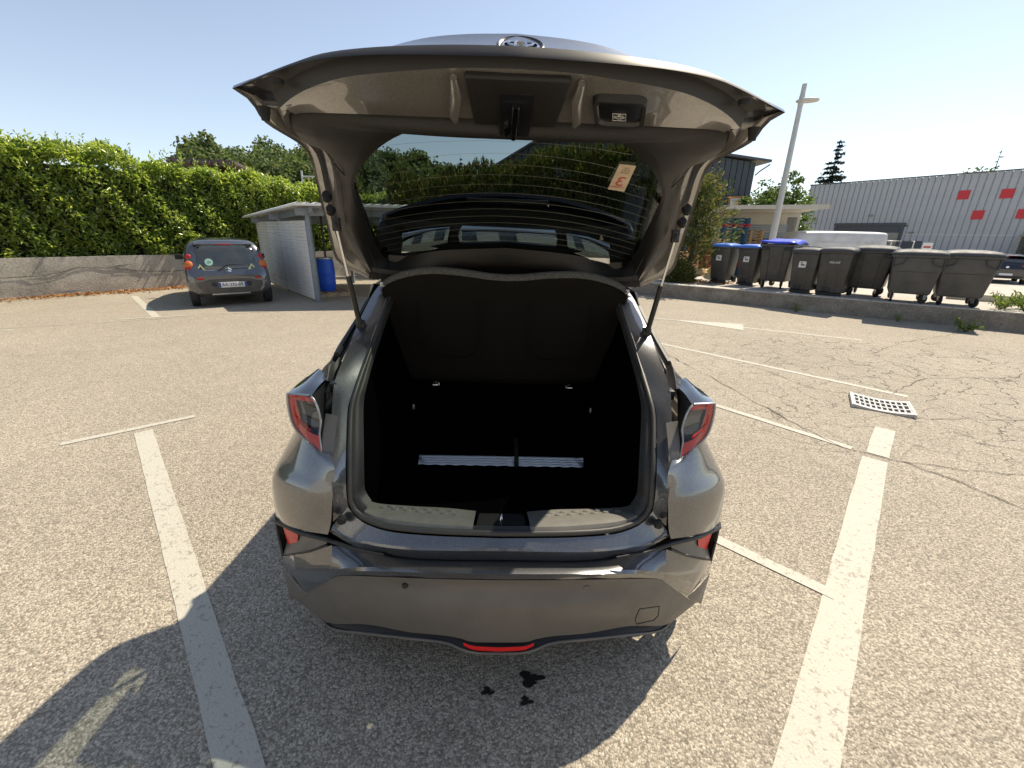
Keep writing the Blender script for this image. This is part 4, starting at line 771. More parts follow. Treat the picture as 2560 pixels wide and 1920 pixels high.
# grey plastic moulding inside the seal
M['moulding'] = simple('boot_moulding', (.027, .026, .024), .55, bump=.2, bscale=300)
def moulding(s):
    a = [(.500, .185, .716), (.530, .205, .735), (.540, .218, .765), (.540, .225, .81), (.550, .280, .895), (.580, .418, 1.015), (.580, .49, 1.07), (.582, .60, 1.122), (.579, .70, 1.176), (.568, .82, 1.257), (.558, .90, 1.315), (.548, 1.02, 1.39)]
    w = [.020, .026, .028, .028, .027, .024, .020, .016, .014, .012, .012, .012]
    m1 = [(p[0] - k * .55, p[1] + .012, p[2] + (.016 if i < 2 else .004)) for i, (p, k) in enumerate(zip(a, w))]; m2 = [(p[0] - k, p[1] + .050, p[2] + (.022 if i < 2 else .006)) for i, (p, k) in enumerate(zip(a, w))]
    grid('boot_moulding', [mx_(a, s), mx_(m1, s), mx_(m2, s)], 44, 3, M['moulding'], CAR, smooth=60, flip=(s > 0))
both(moulding)
# ---------------- tail lamps
def tail_lamp(s):
    t = empty('tail_lamp', (0, 0, 0)); t.parent = CAR
    out = [(.708, .352, 1.100), (.794, .365, 1.100), (.790, .350, 1.048), (.757, .318, .978), (.651, .262, .914)]
    inn = [(.700, .345, 1.098), (.684, .335, 1.085), (.669, .325, 1.045), (.664, .315, 1.008), (.665, .295, .970), (.650, .262, .912)]
    O_ = cr([out[1], out[2], out[3], out[4]], 14); I_ = cr([inn[0], inn[2], inn[3], inn[4]], 14)
    oo = [tuple(p) for p in O_]; ring = lambda f, dy: [tuple(np.array(a) * (1 - f) + np.array(b) * f + [0, dy, 0]) for a, b in zip(O_, np.array(cr([inn[0], inn[2], inn[3], inn[4], inn[5]], 14)))]
    # red light guide ring: outer side, top and bottom arms
    grid('red_lens', [mx_(ring(0, .006), s), mx_(ring(.15, -.004), s), mx_(ring(.34, -.002), s)], 14, 2, M['redpale'], t, flip=(s > 0))
    bot = [tuple(np.array(a) * (1 - f) + np.array(b) * f) for f in (0, 1) for a, b in [((.757, .316, .985), (.651, .262, .918))]]
    grid('red_lens', [mx_([(.752, .318, .992), (.70, .288, .955), (.653, .262, .922)], s), mx_([(.738, .310, 1.012), (.70, .292, .985), (.664, .290, .968)], s)], 8, 3, M['redpale'], t, flip=(s < 0))
    grid('red_lens', [mx_([(.790, .362, 1.096), (.74, .356, 1.096), (.698, .344, 1.095)], s), mx_([(.775, .358, 1.078), (.74, .352, 1.080), (.692, .340, 1.080)], s)], 8, 3, M['redpale'], t, flip=(s > 0))
    b = MB(); b.tube(mx_([(.768, .350, 1.06), (.762, .338, 1.03), (.742, .322, 1.012), (.70, .302, .985)], s), .0055, 6); b.build('light_guide', M['redlens'], t, 60)
    grid('lamp_window', [mx_([(.772, .362, 1.075), (.755, .350, 1.04), (.74, .335, 1.012)], s), mx_([(.69, .350, 1.078), (.672, .340, 1.03), (.666, .312, .972)], s)], 8, 4, M['gloss_black'], t, flip=(s < 0))
    # silver bezel and clear cover
    b = MB(); loop = out + [inn[5]][:0] + list(reversed(inn)); b.tube(mx_([tuple(p) for p in cr(out[0:1] + out[1:2], 4)] + oo, s), .0045, 6); b.tube(mx_([tuple(p) for p in cr(inn, 16)], s), .0045, 6); b.build('bezel', M['steel'], t, 60)
    grid('clear_cover', [mx_([tuple(p + [0, -.012, 0]) for p in O_], s), mx_([(p[0], p[1] - .022, p[2]) for p in ring(.5, 0)], s), mx_(ring(1, -.008), s)], 14, 3, M['clearlens'], t, flip=(s > 0))
    # housing: glossy top running forward, black inner flank, outer flank
    top0 = [(.700, .345, 1.100), (.75, .358, 1.103), (.795, .366, 1.100)]; top1 = [(.708, .44, 1.108), (.755, .46, 1.114), (.808, .48, 1.098)]; top2 = [(.722, .54, 1.10), (.768, .60, 1.122), (.812, .64, 1.098)]
    grid('lamp_top', [mx_(top0, s), mx_(top1, s), mx_(top2, s)], 8, 4, M['gloss_black'], t, flip=(s < 0))
    e1 = [(.718, .54, 1.095), (.702, .46, 1.02), (.682, .40, .94), (.664, .345, .885), (.657, .275, .897)]
    grid('lamp_side', [mx_(inn, s), mx_(e1, s)], 12, 3, M['black'], t, lin=True, flip=(s < 0))
    f1 = [(.808, .48, 1.098), (.812, .50, 1.04), (.79, .47, .985), (.76, .40, .95)]
    grid('lamp_flank', [mx_([out[1], out[2], out[3], (.72, .30, .955)], s), mx_(f1, s)], 10, 3, M['gloss_black'], t, lin=True, flip=(s > 0))
    w = MB(); w.box((.672 * s, .50, 1.085), (.03, .05, .04)); w.box((.655 * s, .46, 1.055), (.025, .03, .03)); w.build('wiring_plug', M['black'], t, 30, .006)
both(tail_lamp)
# ---------------- boot interior
bt = MB(); fz = .575
prof = [(.545, .735), (.52, .70), (.50, .66), (.49, .60), (.49, fz)]
V = []; F = []
def boxin(x, y0, y1, z0, z1, x2):
    return [(-x, y0, z0), (x, y0, z0), (x2, y1, z0), (-x2, y1, z0), (-x, y0, z1), (x, y0, z1), (x2, y1, z1), (-x2, y1, z1)]
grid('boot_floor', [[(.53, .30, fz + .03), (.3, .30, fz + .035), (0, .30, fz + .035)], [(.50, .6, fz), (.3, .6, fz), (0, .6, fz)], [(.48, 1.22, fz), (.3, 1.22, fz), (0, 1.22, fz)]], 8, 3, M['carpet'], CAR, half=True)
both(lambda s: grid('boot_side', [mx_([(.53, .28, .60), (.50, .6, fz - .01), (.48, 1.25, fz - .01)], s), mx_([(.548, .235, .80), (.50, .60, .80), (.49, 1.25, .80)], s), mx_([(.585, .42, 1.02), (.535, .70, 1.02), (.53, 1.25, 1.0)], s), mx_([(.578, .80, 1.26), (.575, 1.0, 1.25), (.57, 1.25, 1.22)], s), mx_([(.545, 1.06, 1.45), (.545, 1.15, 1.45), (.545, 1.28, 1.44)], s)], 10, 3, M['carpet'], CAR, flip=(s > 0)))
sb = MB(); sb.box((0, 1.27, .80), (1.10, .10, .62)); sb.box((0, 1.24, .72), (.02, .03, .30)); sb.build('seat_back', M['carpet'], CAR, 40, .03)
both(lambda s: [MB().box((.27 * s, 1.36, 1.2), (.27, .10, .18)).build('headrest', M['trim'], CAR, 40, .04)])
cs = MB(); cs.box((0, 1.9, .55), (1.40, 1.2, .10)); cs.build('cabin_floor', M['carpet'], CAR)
both(lambda s: [(lambda e: e.build('lashing_hook', M['chrome'], CAR, 50))(MB().tube([(.385 * s - .016, 1.205, .84), (.385 * s - .012, 1.185, .852), (.385 * s + .012, 1.185, .852), (.385 * s + .016, 1.205, .84)], .004, 6).lathe([(.022, 1.213), (.022, 1.208), (.0, 1.207)], 16, (.385 * s, 0, .842), 'Y'))])
both(lambda s: MB().box((.47 * s, .98, .80), (.012, .02, .03)).build('bag_hook', M['steel'], CAR, 30, .004))
# ---------------- load sill with its scuff plate
si_out = [(.525, .20, .722), (.465, .172, .706), (.38, .148, .702), (.219, .124, .703), (0, .116, .702)]
si_top = [(.535, .245, .725), (.47, .215, .712), (.36, .195, .708), (.219, .178, .706), (.10, .172, .700)]
si_in = [(.545, .31, .70), (.48, .31, .672), (.36, .32, .655), (.219, .318, .650), (.10, .308, .645)]
def sill(s):
    a = [(.525, .20, .722), (.465, .172, .706), (.38, .148, .702), (.219, .124, .703), (.10, .119, .702)]
    o = grid('scuff_plate', [mx_(a, s), mx_([(p[0], p[1] + .006, p[2] + .010) for p in a], s), mx_(si_top, s), mx_([(p[0], p[1] * .45 + q[1] * .55, p[2] * .45 + q[2] * .55) for p, q in zip(si_top, si_in)], s), mx_(si_in, s), mx_([(p[0], p[1] + .03, p[2] - .05) for p in si_in], s)], 30, 3, M['sillplate'], CAR, smooth=40, flip=(s > 0))
    d = empty('grip_pattern', (0, 0, 0)); d.parent = o
    me = None
    for r_ in range(2):
        for k in range(6 if r_ else 7):
            x = .17 + .046 * k + .023 * r_; f = .42 + .26 * r_
            ya = np.interp(x, [p[0] for p in si_top][::-1], [p[1] for p in si_top][::-1]); za = np.interp(x, [p[0] for p in si_top][::-1], [p[2] for p in si_top][::-1]); yb = np.interp(x, [p[0] for p in si_in][::-1], [p[1] for p in si_in][::-1]); zb = np.interp(x, [p[0] for p in si_in][::-1], [p[2] for p in si_in][::-1])
            if me is None:
                e = MB(); e.lathe([(0, .004), (.010, .0035), (.014, .001), (.016, -.003)], 12); q = e.build('grip_stud', M['sillplate'], o, 60); me = q
            else:
                q = me.copy(); COL.objects.link(q); q.parent = o
            q.location = (x * s, ya + (yb - ya) * f, za + (zb - za) * f + .0015); q.rotation_euler = (R(-24), 0, 0); q.scale = (1.1, .8, 1)
    bpy.data.objects.remove(d)
both(sill)
grid('latch_plate', [[(.102, .119, .700), (0, .116, .699)], [(.10, .135, .712), (0, .133, .711)], [(.092, .172, .682), (0, .17, .678)], [(.086, .30, .640), (0, .30, .640)], [(.086, .33, .60), (0, .33, .60)]], 10, 3, M['black'], CAR, half=True, lin=True)
b = MB(); b.tube([(-.002, .172, .684), (-.002, .175, .715), (-.002, .205, .720), (-.002, .238, .690), (-.002, .24, .672)], .0045, 8); b.build('striker', M['chrome'], CAR, 60)
# ---------------- parcel shelf standing upright behind the opening, hung on cords
st_ = [(.585, .955, 1.405), (.572, .95, 1.440), (.479, .93, 1.482), (.349, .92, 1.506), (.20, .93, 1.50), (.09, .945, 1.486), (0, .95, 1.481)]
sbm = [(.590, 1.14, .945), (.56, 1.15, .915), (.45, 1.15, .90), (.354, 1.15, .893), (.20, 1.15, .890), (.1, 1.15, .889), (0, 1.15, .889)]
mids = [tuple(np.array(a) * (1 - f) + np.array(b) * f + [0, .018 * math.sin(f * 3.14), 0]) for f in (.33,) for a, b in zip(st_, sbm)]
mid2 = [tuple(np.array(a) * .33 + np.array(b) * .67 + [0, .018, 0]) for a, b in zip(st_, sbm)]
PS = grid('parcel_shelf', [st_, mids, mid2, sbm], 30, 5, M['shelf'], CAR, half=True, thick=.018)
both(lambda s: MB().tube(mx_([(.12, .965, 1.36), (.13, 1.05, 1.1), (.20, 1.085, 1.04), (.40, 1.08, 1.06), (.44, 1.02, 1.2), (.42, .975, 1.36)], s), .004, 6).build('shelf_rib', M['shelf'], PS, 60))
e = MB(); P_ = cr(st_, 30); P_ = np.vstack([P_, (P_ * [-1, 1, 1])[::-1][1:]]); V = []; F = []
for i, p in enumerate(P_):
    for dy, dz in ((-.014, -.014), (-.017, .002), (-.008, .014), (.010, .016), (.016, .0), (.012, -.014)): V.append(p + [0, dy, dz])
n = len(P_)
for i in range(n - 1):
    for j in range(6): F.append((i * 6 + j, i * 6 + (j + 1) % 6, (i + 1) * 6 + (j + 1) % 6, (i + 1) * 6 + j))
mesh('felt_edge', V, F, M['felt'], PS, 60)
both(lambda s: MB().box((.578 * s, .95, 1.435), (.022, .03, .022)).build('cord_clip', M['steel'], PS, 30, .004))
# ---------------- tailgate
TG = empty('tailgate', (0, 0, 0)); TG.parent = CAR
Gn, Gs, Gf = [c_[k] for k in ('G_near', 'G_side', 'G_far')]
Gn = [[0, Gn[0][1], Gn[0][2]]] + Gn[1:]; Gf = Gf[:-1] + [[0, .93, 1.619]]
z0 = lambda pts, i: [list(p) if k != i % len(pts) else [0, p[1], p[2]] for k, p in enumerate(pts)]
Hn, Hs, Hf = z0(c_['H_near'], 0), c_['H_side'], z0(c_['H_far'], -1); T1 = z0(c_['T1'], 0)
Sn, Ss, Sf = z0(c_['S_near'], 0), c_['S_side'], z0(c_['S_far'], -1)
def loop(a, b, c, n=(26, 34, 18)):
    return np.vstack([cr(a, n[0])[:-1], cr(b, n[1])[:-1], cr(c, n[2])])
gL, hL, sL = loop(Gn, Gs, Gf), loop(Hn, Hs, Hf), loop(Sn, Ss, Sf)
nn, ns = 25, 33
def rings(name, LS, mat, flip=False, smooth=45, i0=0, i1=None, parent=TG, thick=0):
    """surface between half loops (centre near edge -> side -> centre far edge), mirrored"""
    A = np.array([l[i0:i1] for l in LS]); m, n = A.shape[:2]; V = A.reshape(-1, 3); F = []
    for i in range(m - 1):
        for j in range(n - 1):
            q = (i * n + j, i * n + j + 1, (i + 1) * n + j + 1, (i + 1) * n + j); F.append(q if flip else q[::-1])
    if np.abs(A[:, [0, -1], 0]).min() > .05:
        mesh(name, V * [-1, 1, 1], [q[::-1] for q in F], mat, parent, smooth); return mesh(name, V, F, mat, parent, smooth)
    b = len(V); V = np.vstack([V, V * [-1, 1, 1]]); F += [tuple(k + b for k in q[::-1]) for q in F]
    o = mesh(name, V, F, mat, parent, smooth)
    bm = bmesh.new(); bm.from_mesh(o.data); bmesh.ops.remove_doubles(bm, verts=bm.verts, dist=.0006); bm.to_mesh(o.data); bm.free()
    return o
def mixl(a, b, f, d=(0, 0, 0)): return a * (1 - f) + b * f + np.array(d)
# glass, seen from inside
V = np.vstack([gL, (gL * [-1, 1, 1])[::-1][1:-1]]); me = bpy.data.meshes.new('rear_glass'); bm = bmesh.new(); vs = [bm.verts.new(p) for p in V]; bm.faces.new(vs); bmesh.ops.triangulate(bm, faces=bm.faces); bm.to_mesh(me); bm.free()
GL = link_mesh('rear_glass', me, M['tailglass'], TG)
# heating wires: thin arcs across the glass
M['wire'] = simple('heater_wire', (.16, .135, .10), .6)
def gz(y): return 1.9365 + (y - .26) * (1.6191 - 1.9365) / (.93 - .26)
for k in range(13):
    yc = .275 + .049 * k; P = []
    hw = float(np.interp(yc + .03, [.25, .36, .45, .53, .65, .85, 1.0], [.30, .425, .50, .535, .555, .58, .60])) - .004
    for x in np.linspace(-hw, hw, 25):
        y = yc + .16 * (x / .6) ** 2 * (1 if k else .6)
        if abs(x) < np.interp(y, [.25, .30, .36, .45, .53, .65, .85, 1.0], [.29, .36, .43, .505, .54, .558, .583, .60]): P.append((x, y, gz(y) - .0025))
    if len(P) > 3: MB().tube(P, .0003, 4).build('heater_wire', M['wire'], GL)
# black printed border, trim round the glass
rings('glass_border', [gL + [0, 0, -.003], mixl(gL, hL, .22, (0, -.002, -.014))], M['trim'])
o1 = mixl(gL, hL, .22, (0, -.002, -.014)); o2 = mixl(gL, hL, .75, (0, -.004, -.022)); o3 = mixl(gL, hL, .97, (0, -.002, -.010))
rings('inner_trim', [o1, mixl(gL, hL, .45, (0, -.004, -.022)), o2, o3, mixl(gL, hL, 1.0, (0, .0, .012))], M['trim'], smooth=60)
# painted inner panel on the near edge: step, field and lip
TT = cr(T1, nn + 1)[:nn + 1]
near_h = hL[:nn + 1]; near_s = sL[:nn + 1]
A0 = mixl(near_h, TT, .04, (0, 0, .010)); A1 = mixl(near_h, TT, .12, (0, 0, -.002)); A2 = mixl(near_h, TT, .5, (0, 0, .004)); A3 = mixl(near_h, TT, .86, (0, 0, .002)); A4 = mixl(near_h, TT, 1.0, (0, 0, .004))
rings('inner_panel', [A0, A1, A2, A3, A4], M['paint_ground_lit'], smooth=50)
lipd = mixl(TT, near_s, .12, (0, 0, .034)); lip2 = mixl(TT, near_s, .55, (0, 0, .030)); lip3 = mixl(TT, near_s, .90, (0, 0, .010))
rings('hem_recess', [A4, lipd, lip2, lip3, near_s], M['hem'], smooth=45)
# side members
sh_, ss_ = hL[nn:nn + ns + 1], sL[nn:nn + ns + 1]
rings('side_member', [mixl(sh_, ss_, 0, (0, 0, .010)), mixl(sh_, ss_, .18, (0, .004, -.004)), mixl(sh_, ss_, .42, (0, .016, .022)), mixl(sh_, ss_, .55, (0, .018, .028)), mixl(sh_, ss_, .70, (0, .004, .004)), mixl(sh_, ss_, .92, (0, .006, .006)), ss_], M['paint_ground_lit'], smooth=35)
fh_, fs_ = hL[nn + ns:], sL[nn + ns:]
rings('hinge_edge', [fh_ + [0, 0, .01], mixl(fh_, fs_, .5, (0, 0, -.006)), fs_], M['trim'])
# outer skin: rim, band, upper panel with the emblem dish, sides
UP = np.array([0, .20, .34]); ov = unit(UP)
bt_ = cr(z0(c_['band_top'], 0), nn + 1)
rim = [sL + [0, 0, 0], sL + [0, .006, .010]]
k_ = np.arange(len(sL)); wside = np.clip((k_ - nn) / 6, 0, 1)[:, None]
band = sL + [0, .02, .02]; band[:nn + 1] = bt_; band[nn + 1:] = sL[nn + 1:] + np.array([.0, .016, .022])
band[nn - 2:nn + 3] = (sL[nn - 2:nn + 3] + [0, .008, .008])
rings('outer_rim', [sL, band], M['paint'], flip=True, smooth=40)
og = gL + np.array([0, .012, .022])
o2_ = mixl(band, og, .40); o2_[:nn + 1, 2] = np.maximum(o2_[:nn + 1, 2], 0)
hump = cr([(0, .12, 2.124), (.12, .122, 2.119), (.22, .125, 2.108), (.32, .135, 2.086), (.42, .15, 2.052), (.54, .18, 2.012)], nn + 1); o2_[:nn + 1] = hump
for j in range(8): o2_[nn + 1 + j] = mixl(hump[-1], o2_[nn + 9], (j + 1) / 9)
rings('outer_panel', [band, mixl(band, o2_, .5, (0, .02, -.004)), o2_, mixl(o2_, og, .6, (0, 0, .008)), og], M['paint'], flip=True, smooth=40)
# emblem dish
M['dishdark'] = simple('dish_dark_reflection', (.020, .018, .017), .25)  # dark reflection in the chrome dish put into a plain non-metal colour
e = MB(); e.lathe([(.056, -.004), (.056, .004), (.052, .006), (.047, .001), (.03, -.003), (0, -.005)], 36); q = e.build('emblem_dish', M['dishdark'], TG, 40); q.rotation_euler = (R(34), 0, 0); q.location = (.010, .064, 2.0790); q.scale = (.98, 1.1, 1)
e = MB()
for rx, ry, cy in ((.040, .030, 0), (.014, .030, 0), (.028, .013, .013)):
    e.tube([(rx * math.cos(a), cy + ry * math.sin(a), .004) for a in np.linspace(0, 2 * math.pi, 26)], .003, 5, False)
q = e.build('emblem', M['chrome'], TG, 60); q.rotation_euler = (R(34), 0, 0); q.location = (.010, .058, 2.0755)
# latch cover and latch
M['latch'] = simple('latch_black', (.010, .010, .012), .28, coat=.4)
e = MB(); e.hexa([(-.112, -.020, 1.990), (.122, -.020, 1.990), (.112, .180, 1.944), (-.102, .180, 1.944), (-.112, -.018, 2.006), (.122, -.018, 2.006), (.112, .186, 1.962), (-.102, .186, 1.962)]); e.build('latch_cover', M['trim'], TG, 30, .006)
e = MB(); e.hexa([(-.038, .028, 1.978), (.048, .028, 1.978), (.044, .205, 1.925), (-.036, .205, 1.925), (-.038, .04, 1.994), (.048, .04, 1.994), (.044, .21, 1.944), (-.036, .21, 1.944)]); LT = e.build('latch', M['latch'], TG, 30, .005)
e = MB(); e.tube([(.004, .060, 1.966), (.004, .10, 1.953), (.002, .17, 1.932), (.002, .198, 1.924)], .011, 8); e.tube([(-.018, .15, 1.938), (-.018, .185, 1.926)], .006, 6); e.build('latch_claw', M['gloss_black'], LT, 50)
# raised webs beside the latch cover
for x0, x1 in ((-.135, -.150), (.145, .162)):
    MB().tube([(x0, -.012, 1.993), (x0 - .0 , .05, 1.975), (x1, .14, 1.958), (x1, .175, 1.952)], [.008, .013, .014, .008], 8).build('stiffening_web', M['paint_ground_lit'], TG, 60)
# grab handle cup with a pictogram of two hands
hx, hy = .262, .108
def hp(u, v, d=0): return (hx + u + v * .28, hy + v, 1.9715 - v * .21 + d)
def rr_loop(w, h_, r_, d, n=6):
    P = []
    for cx, cy, a0 in ((w - r_, h_ - r_, 0), (-w + r_, h_ - r_, 90), (-w + r_, -h_ + r_, 180), (w - r_, -h_ + r_, 270)):
        for k in range(n + 1):
            a = R(a0 + 90 * k / n); P.append(hp(cx + r_ * math.cos(a), cy + r_ * math.sin(a), d))
    return P
l0, l1, l2, l3 = rr_loop(.066, .064, .024, .014), rr_loop(.064, .062, .024, -.010), rr_loop(.055, .053, .020, -.009), rr_loop(.052, .050, .018, -.001)
V = l0 + l1 + l2 + l3; n = len(l0); F = []
for i in range(2):
    for j in range(n): F.append((i * n + j, i * n + (j + 1) % n, (i + 1) * n + (j + 1) % n, (i + 1) * n + j))
mesh('handle_frame', V[:3 * n], F, M['trim'], TG, 40)
mesh('handle_cup', l2 + l3, [(j, (j + 1) % n, n + (j + 1) % n, n + j) for j in range(n)] + [tuple(range(n, 2 * n))], M['latch'], TG, 40)
M['print'] = simple('pale_print', (.62, .61, .57), .6)
e = MB(); pc = lambda u, v: hp(-.001 + u * .0165, .020 + v * .0165, -.0035)
def stroke(pts): e.tube([pc(*q) for q in pts], .0009, 4)
stroke([(-1, -1), (1, -1), (1, 1), (-1, 1), (-1, -1)])
stroke([(0, -.85), (.25, -.6), (.12, -.6), (.12, -.35), (-.12, -.35), (-.12, -.6), (-.25, -.6), (0, -.85)])
stroke([(-.8, -.25), (-.35, -.15), (.15, -.15), (.55, -.55), (.6, -.3), (.45, .0), (.8, -.1), (.8, .25), (.45, .3), (.2, .55), (.25, .9)])
stroke([(-.8, -.25), (-.8, .2), (-.4, .25), (-.1, .6), (-.1, .9)])
stroke([(.35, .05), (.1, .25), (0, .5)])
# the pictogram plate hangs just under the cup rim
e.build('handle_pictogram', M['print'], TG)
# rubber stops, bolt heads and cable grommets
def stops(s):
    e = MB(); e.lathe([(.0, -.030), (.014, -.028), (.016, -.012), (.019, -.008), (.019, .004), (.024, .010)], 14); q = e.build('rubber_stop', M['rubber'], TG, 40); q.location = (.640 * s, .175, 1.956); q.scale = (.7, .7, .8)
    e = MB(); e.lathe([(0, -.008), (.013, -.007), (.015, .004)], 14); q = e.build('rubber_stop', M['rubber'], TG, 40); q.location = (.553 * s, .075, 1.995)
    for p in ((.660, .60, 1.788), (.672, .655, 1.745)):
        e = MB(); e.lathe([(.022, -.004), (.019, -.006), (.017, .014), (0, .016)], 14); q = e.build('cable_grommet', M['rubber'], TG, 40); q.location = (p[0] * s, p[1] - .012, p[2] - .006); q.rotation_euler = (R(55), 0, 0); q.scale = (.8, 1, 1)
    e = MB(); e.box((0, 0, 0), (.030, .02, .05)); e.lathe([(0, -.02), (.008, -.018), (.008, .0)], 10, axis='Y'); q = e.build('strut_bracket', M['black'], TG, 30, .004); q.location = (.690 * s, .735, 1.690)
    e = MB(); e.tube(mx_([(.545, .36, 1.893), (.50, .40, 1.876), (.49, .455, 1.852), (.515, .50, 1.822), (.552, .47, 1.845), (.565, .42, 1.872)], s), .0022, 5); e.build('trim_seam', M['black'], TG)
both(stops)
# spoiler standing up beyond the hinge
M['spoiler'] = simple('spoiler_black', (.006, .006, .007), .16, spec=.5)
so = [(.640, 1.00, 1.545), (.616, 1.00, 1.622), (.589, .995, 1.716), (.554, .99, 1.748), (.385, .985, 1.802), (.204, .985, 1.838), (0, .985, 1.851)]
si = [(.625, 1.03, 1.52), (.585, 1.03, 1.58), (.555, 1.035, 1.66), (.52, 1.035, 1.69), (.38, 1.035, 1.735), (.204, 1.035, 1.765), (0, 1.035, 1.775)]
sb_ = [(.66, 1.07, 1.44), (.62, 1.07, 1.45), (.56, 1.07, 1.455), (.48, 1.07, 1.465), (.35, 1.07, 1.48), (.2, 1.07, 1.49), (0, 1.07, 1.495)]
SP = grid('spoiler', [sb_, [tuple(np.array(a) * .5 + np.array(b) * .5) for a, b in zip(sb_, si)], si, so, [(p[0], p[1] + .03, p[2] - .002) for p in so], [(p[0] * .98, p[1] + .09, p[2] - .08) for p in so], [(p[0], p[1] + .10, p[2]) for p in sb_]], 24, 3, M['spoiler'], TG, half=True, smooth=30, flip=True)
e = MB(); e.hexa([(-.195, .995, 1.790), (.195, .995, 1.790), (.195, 1.03, 1.790), (-.195, 1.03, 1.790), (-.185, .972, 1.824), (.185, .972, 1.824), (.185, 1.01, 1.828), (-.185, 1.01, 1.828)]); e.build('brake_lamp', M['gloss_black'], SP, 30, .004)
M['mirror_panel'] = simple('added_mirror_insert', (.62, .63, .64), .03, metal=1.0, coat=1)  # made-up mirror panels, added to give the pale reflections in the spoiler
def insert(pts, name='added_mirror_insert'):
    e = MB(); n = len(pts); q = cr(list(pts) + [pts[0]], 44)[:-1] if False else pts
    e.prism([(p[0], p[1]) for p in pts], 1.010, 1.022, 'Y'); o = e.build(name, M['mirror_panel'], SP, 30, .006); return o
insert([(-.222, 1.600), (.232, 1.594), (.240, 1.660), (.225, 1.702), (-.212, 1.708), (-.230, 1.665)])
insert([(-.50, 1.572), (-.285, 1.598), (-.265, 1.700), (-.38, 1.688), (-.49, 1.665)])
insert([(.50, 1.552), (.295, 1.588), (.275, 1.690), (.38, 1.678), (.49, 1.645)])
# paper tag hanging behind the glass
M['tagpaper'] = simple('tag_paper', (.60, .47, .33), .8, var=.08, vscale=30); M['tagred'] = simple('tag_red', (.50, .10, .09), .7); M['tagink'] = simple('tag_ink', (.25, .2, .16), .8)
ta, tb, tc_, td = [Vector(q) for q in ((.333, .345, 1.8905), (.386, .350, 1.888), (.386, .458, 1.8245), (.328, .452, 1.830))]
tg = mesh('paper_tag', [ta, tb, tc_, td], [(0, 1, 2, 3)], M['tagpaper'], TG); md = tg.modifiers.new('s', 'SOLIDIFY'); md.thickness = .0012
tx = (ta - tb); ty = (ta - td); nrm = tx.cross(ty).normalized()
tcn = (ta + tb + tc_ + td) / 4
def tpt(u, v): return tcn + tx * u * .5 + ty * v * .5
off = Vector((0, -.0022, -.0018))
text('tag_number', '3', .062, M['tagred'], tg, frame(tpt(0, -.28) + off, tx, -ty * -1 if False else ty), .0004, sx=1.15)
text('tag_brand', 'TOYOTA', .0125, M['tagred'], tg, frame(tpt(0, -.72) + off, tx, ty), .0003)
for v, w in ((.45, 'II II I III'), (.62, 'III IIII II'), (.78, 'II III')): text('tag_print', w, .0095, M['tagink'], tg, frame(tpt(0, v) + off, tx, ty), .0002)
# gas struts and cords
M['strut'] = simple('strut_black', (.012, .012, .013), .35); 
def strut(s):
    a, b = Vector((.655 * s, .80, 1.285)), Vector((.690 * s, .728, 1.685)); m_ = a.lerp(b, .50)
    t = empty('gas_strut', (0, 0, 0)); t.parent = CAR
    MB().tube([a, m_], .0115, 10).build('cylinder', M['strut'], t, 50); MB().tube([m_, b], .0052, 8).build('rod', M['chrome'], t, 50)
    MB().lathe([(.0, -.016), (.012, -.012), (.014, 0), (.012, .012), (0, .016)], 12, tuple(a)).build('ball_joint', M['black'], t, 50)
    MB().lathe([(.0, -.012), (.010, -.009), (.011, 0), (.009, .01), (0, .012)], 12, tuple(b)).build('ball_joint', M['black'], t, 50)
    MB().box((.655 * s, .815, 1.262), (.04, .02, .055)).build('strut_plate', M['black'], t, 30, .005)
    MB().tube([(.578 * s, .94, 1.445), (.590 * s, .80, 1.60)], .0016, 5).build('shelf_cord', M['black'], PS)
both(strut)
# folded silver sunshade lying in the boot
M['foil'] = simple('silver_foil', (.80, .84, .90), .32, metal=1, bump=.3, bscale=45)
sh = empty('folded_sunshade', (CAR.matrix_world @ Vector((0, 0, 0)))[:], label='folded silver foil sunshade lying on the black boot floor', cat='sunshade'); sh.parent = None
bpy.context.view_layer.update(); Mx = CAR.matrix_world
sh.matrix_world = Mx @ Matrix.Translation((0, .81, .578))
for k in range(4):
    e = MB(); n = 40; V = []
    for i in range(n + 1):
        x = -.415 + .83 * i / n; w = .004 * math.sin(i * 1.9 + k) ; V += [(x, -.045 + .009 * k + w, .002 + .0085 * k), (x, .19 + w, .003 + .0085 * k), (x, -.036 + .009 * k + w, .0105 + .0085 * k)]
    F = []
    for i in range(n): F += [(3 * i, 3 * i + 3, 3 * i + 5, 3 * i + 2), (3 * i + 2, 3 * i + 5, 3 * i + 4, 3 * i + 1)]
    mesh('foil_layer', V, F, M['foil'], sh, 60)
MB().hexa([(-.414, -.0085, .0372), (.414, -.0085, .0372), (.414, .20, .0365), (-.414, .20, .0365), (-.414, -.0075, .0385), (.414, -.0075, .0385), (.414, .20, .038), (-.414, .20, .038)]).build('cover_sheet', M['carpet'], sh)
MB().box((.075, .07, .020), (.022, .25, .048)).build('elastic_strap', M['rubber'], sh, 30, .006)
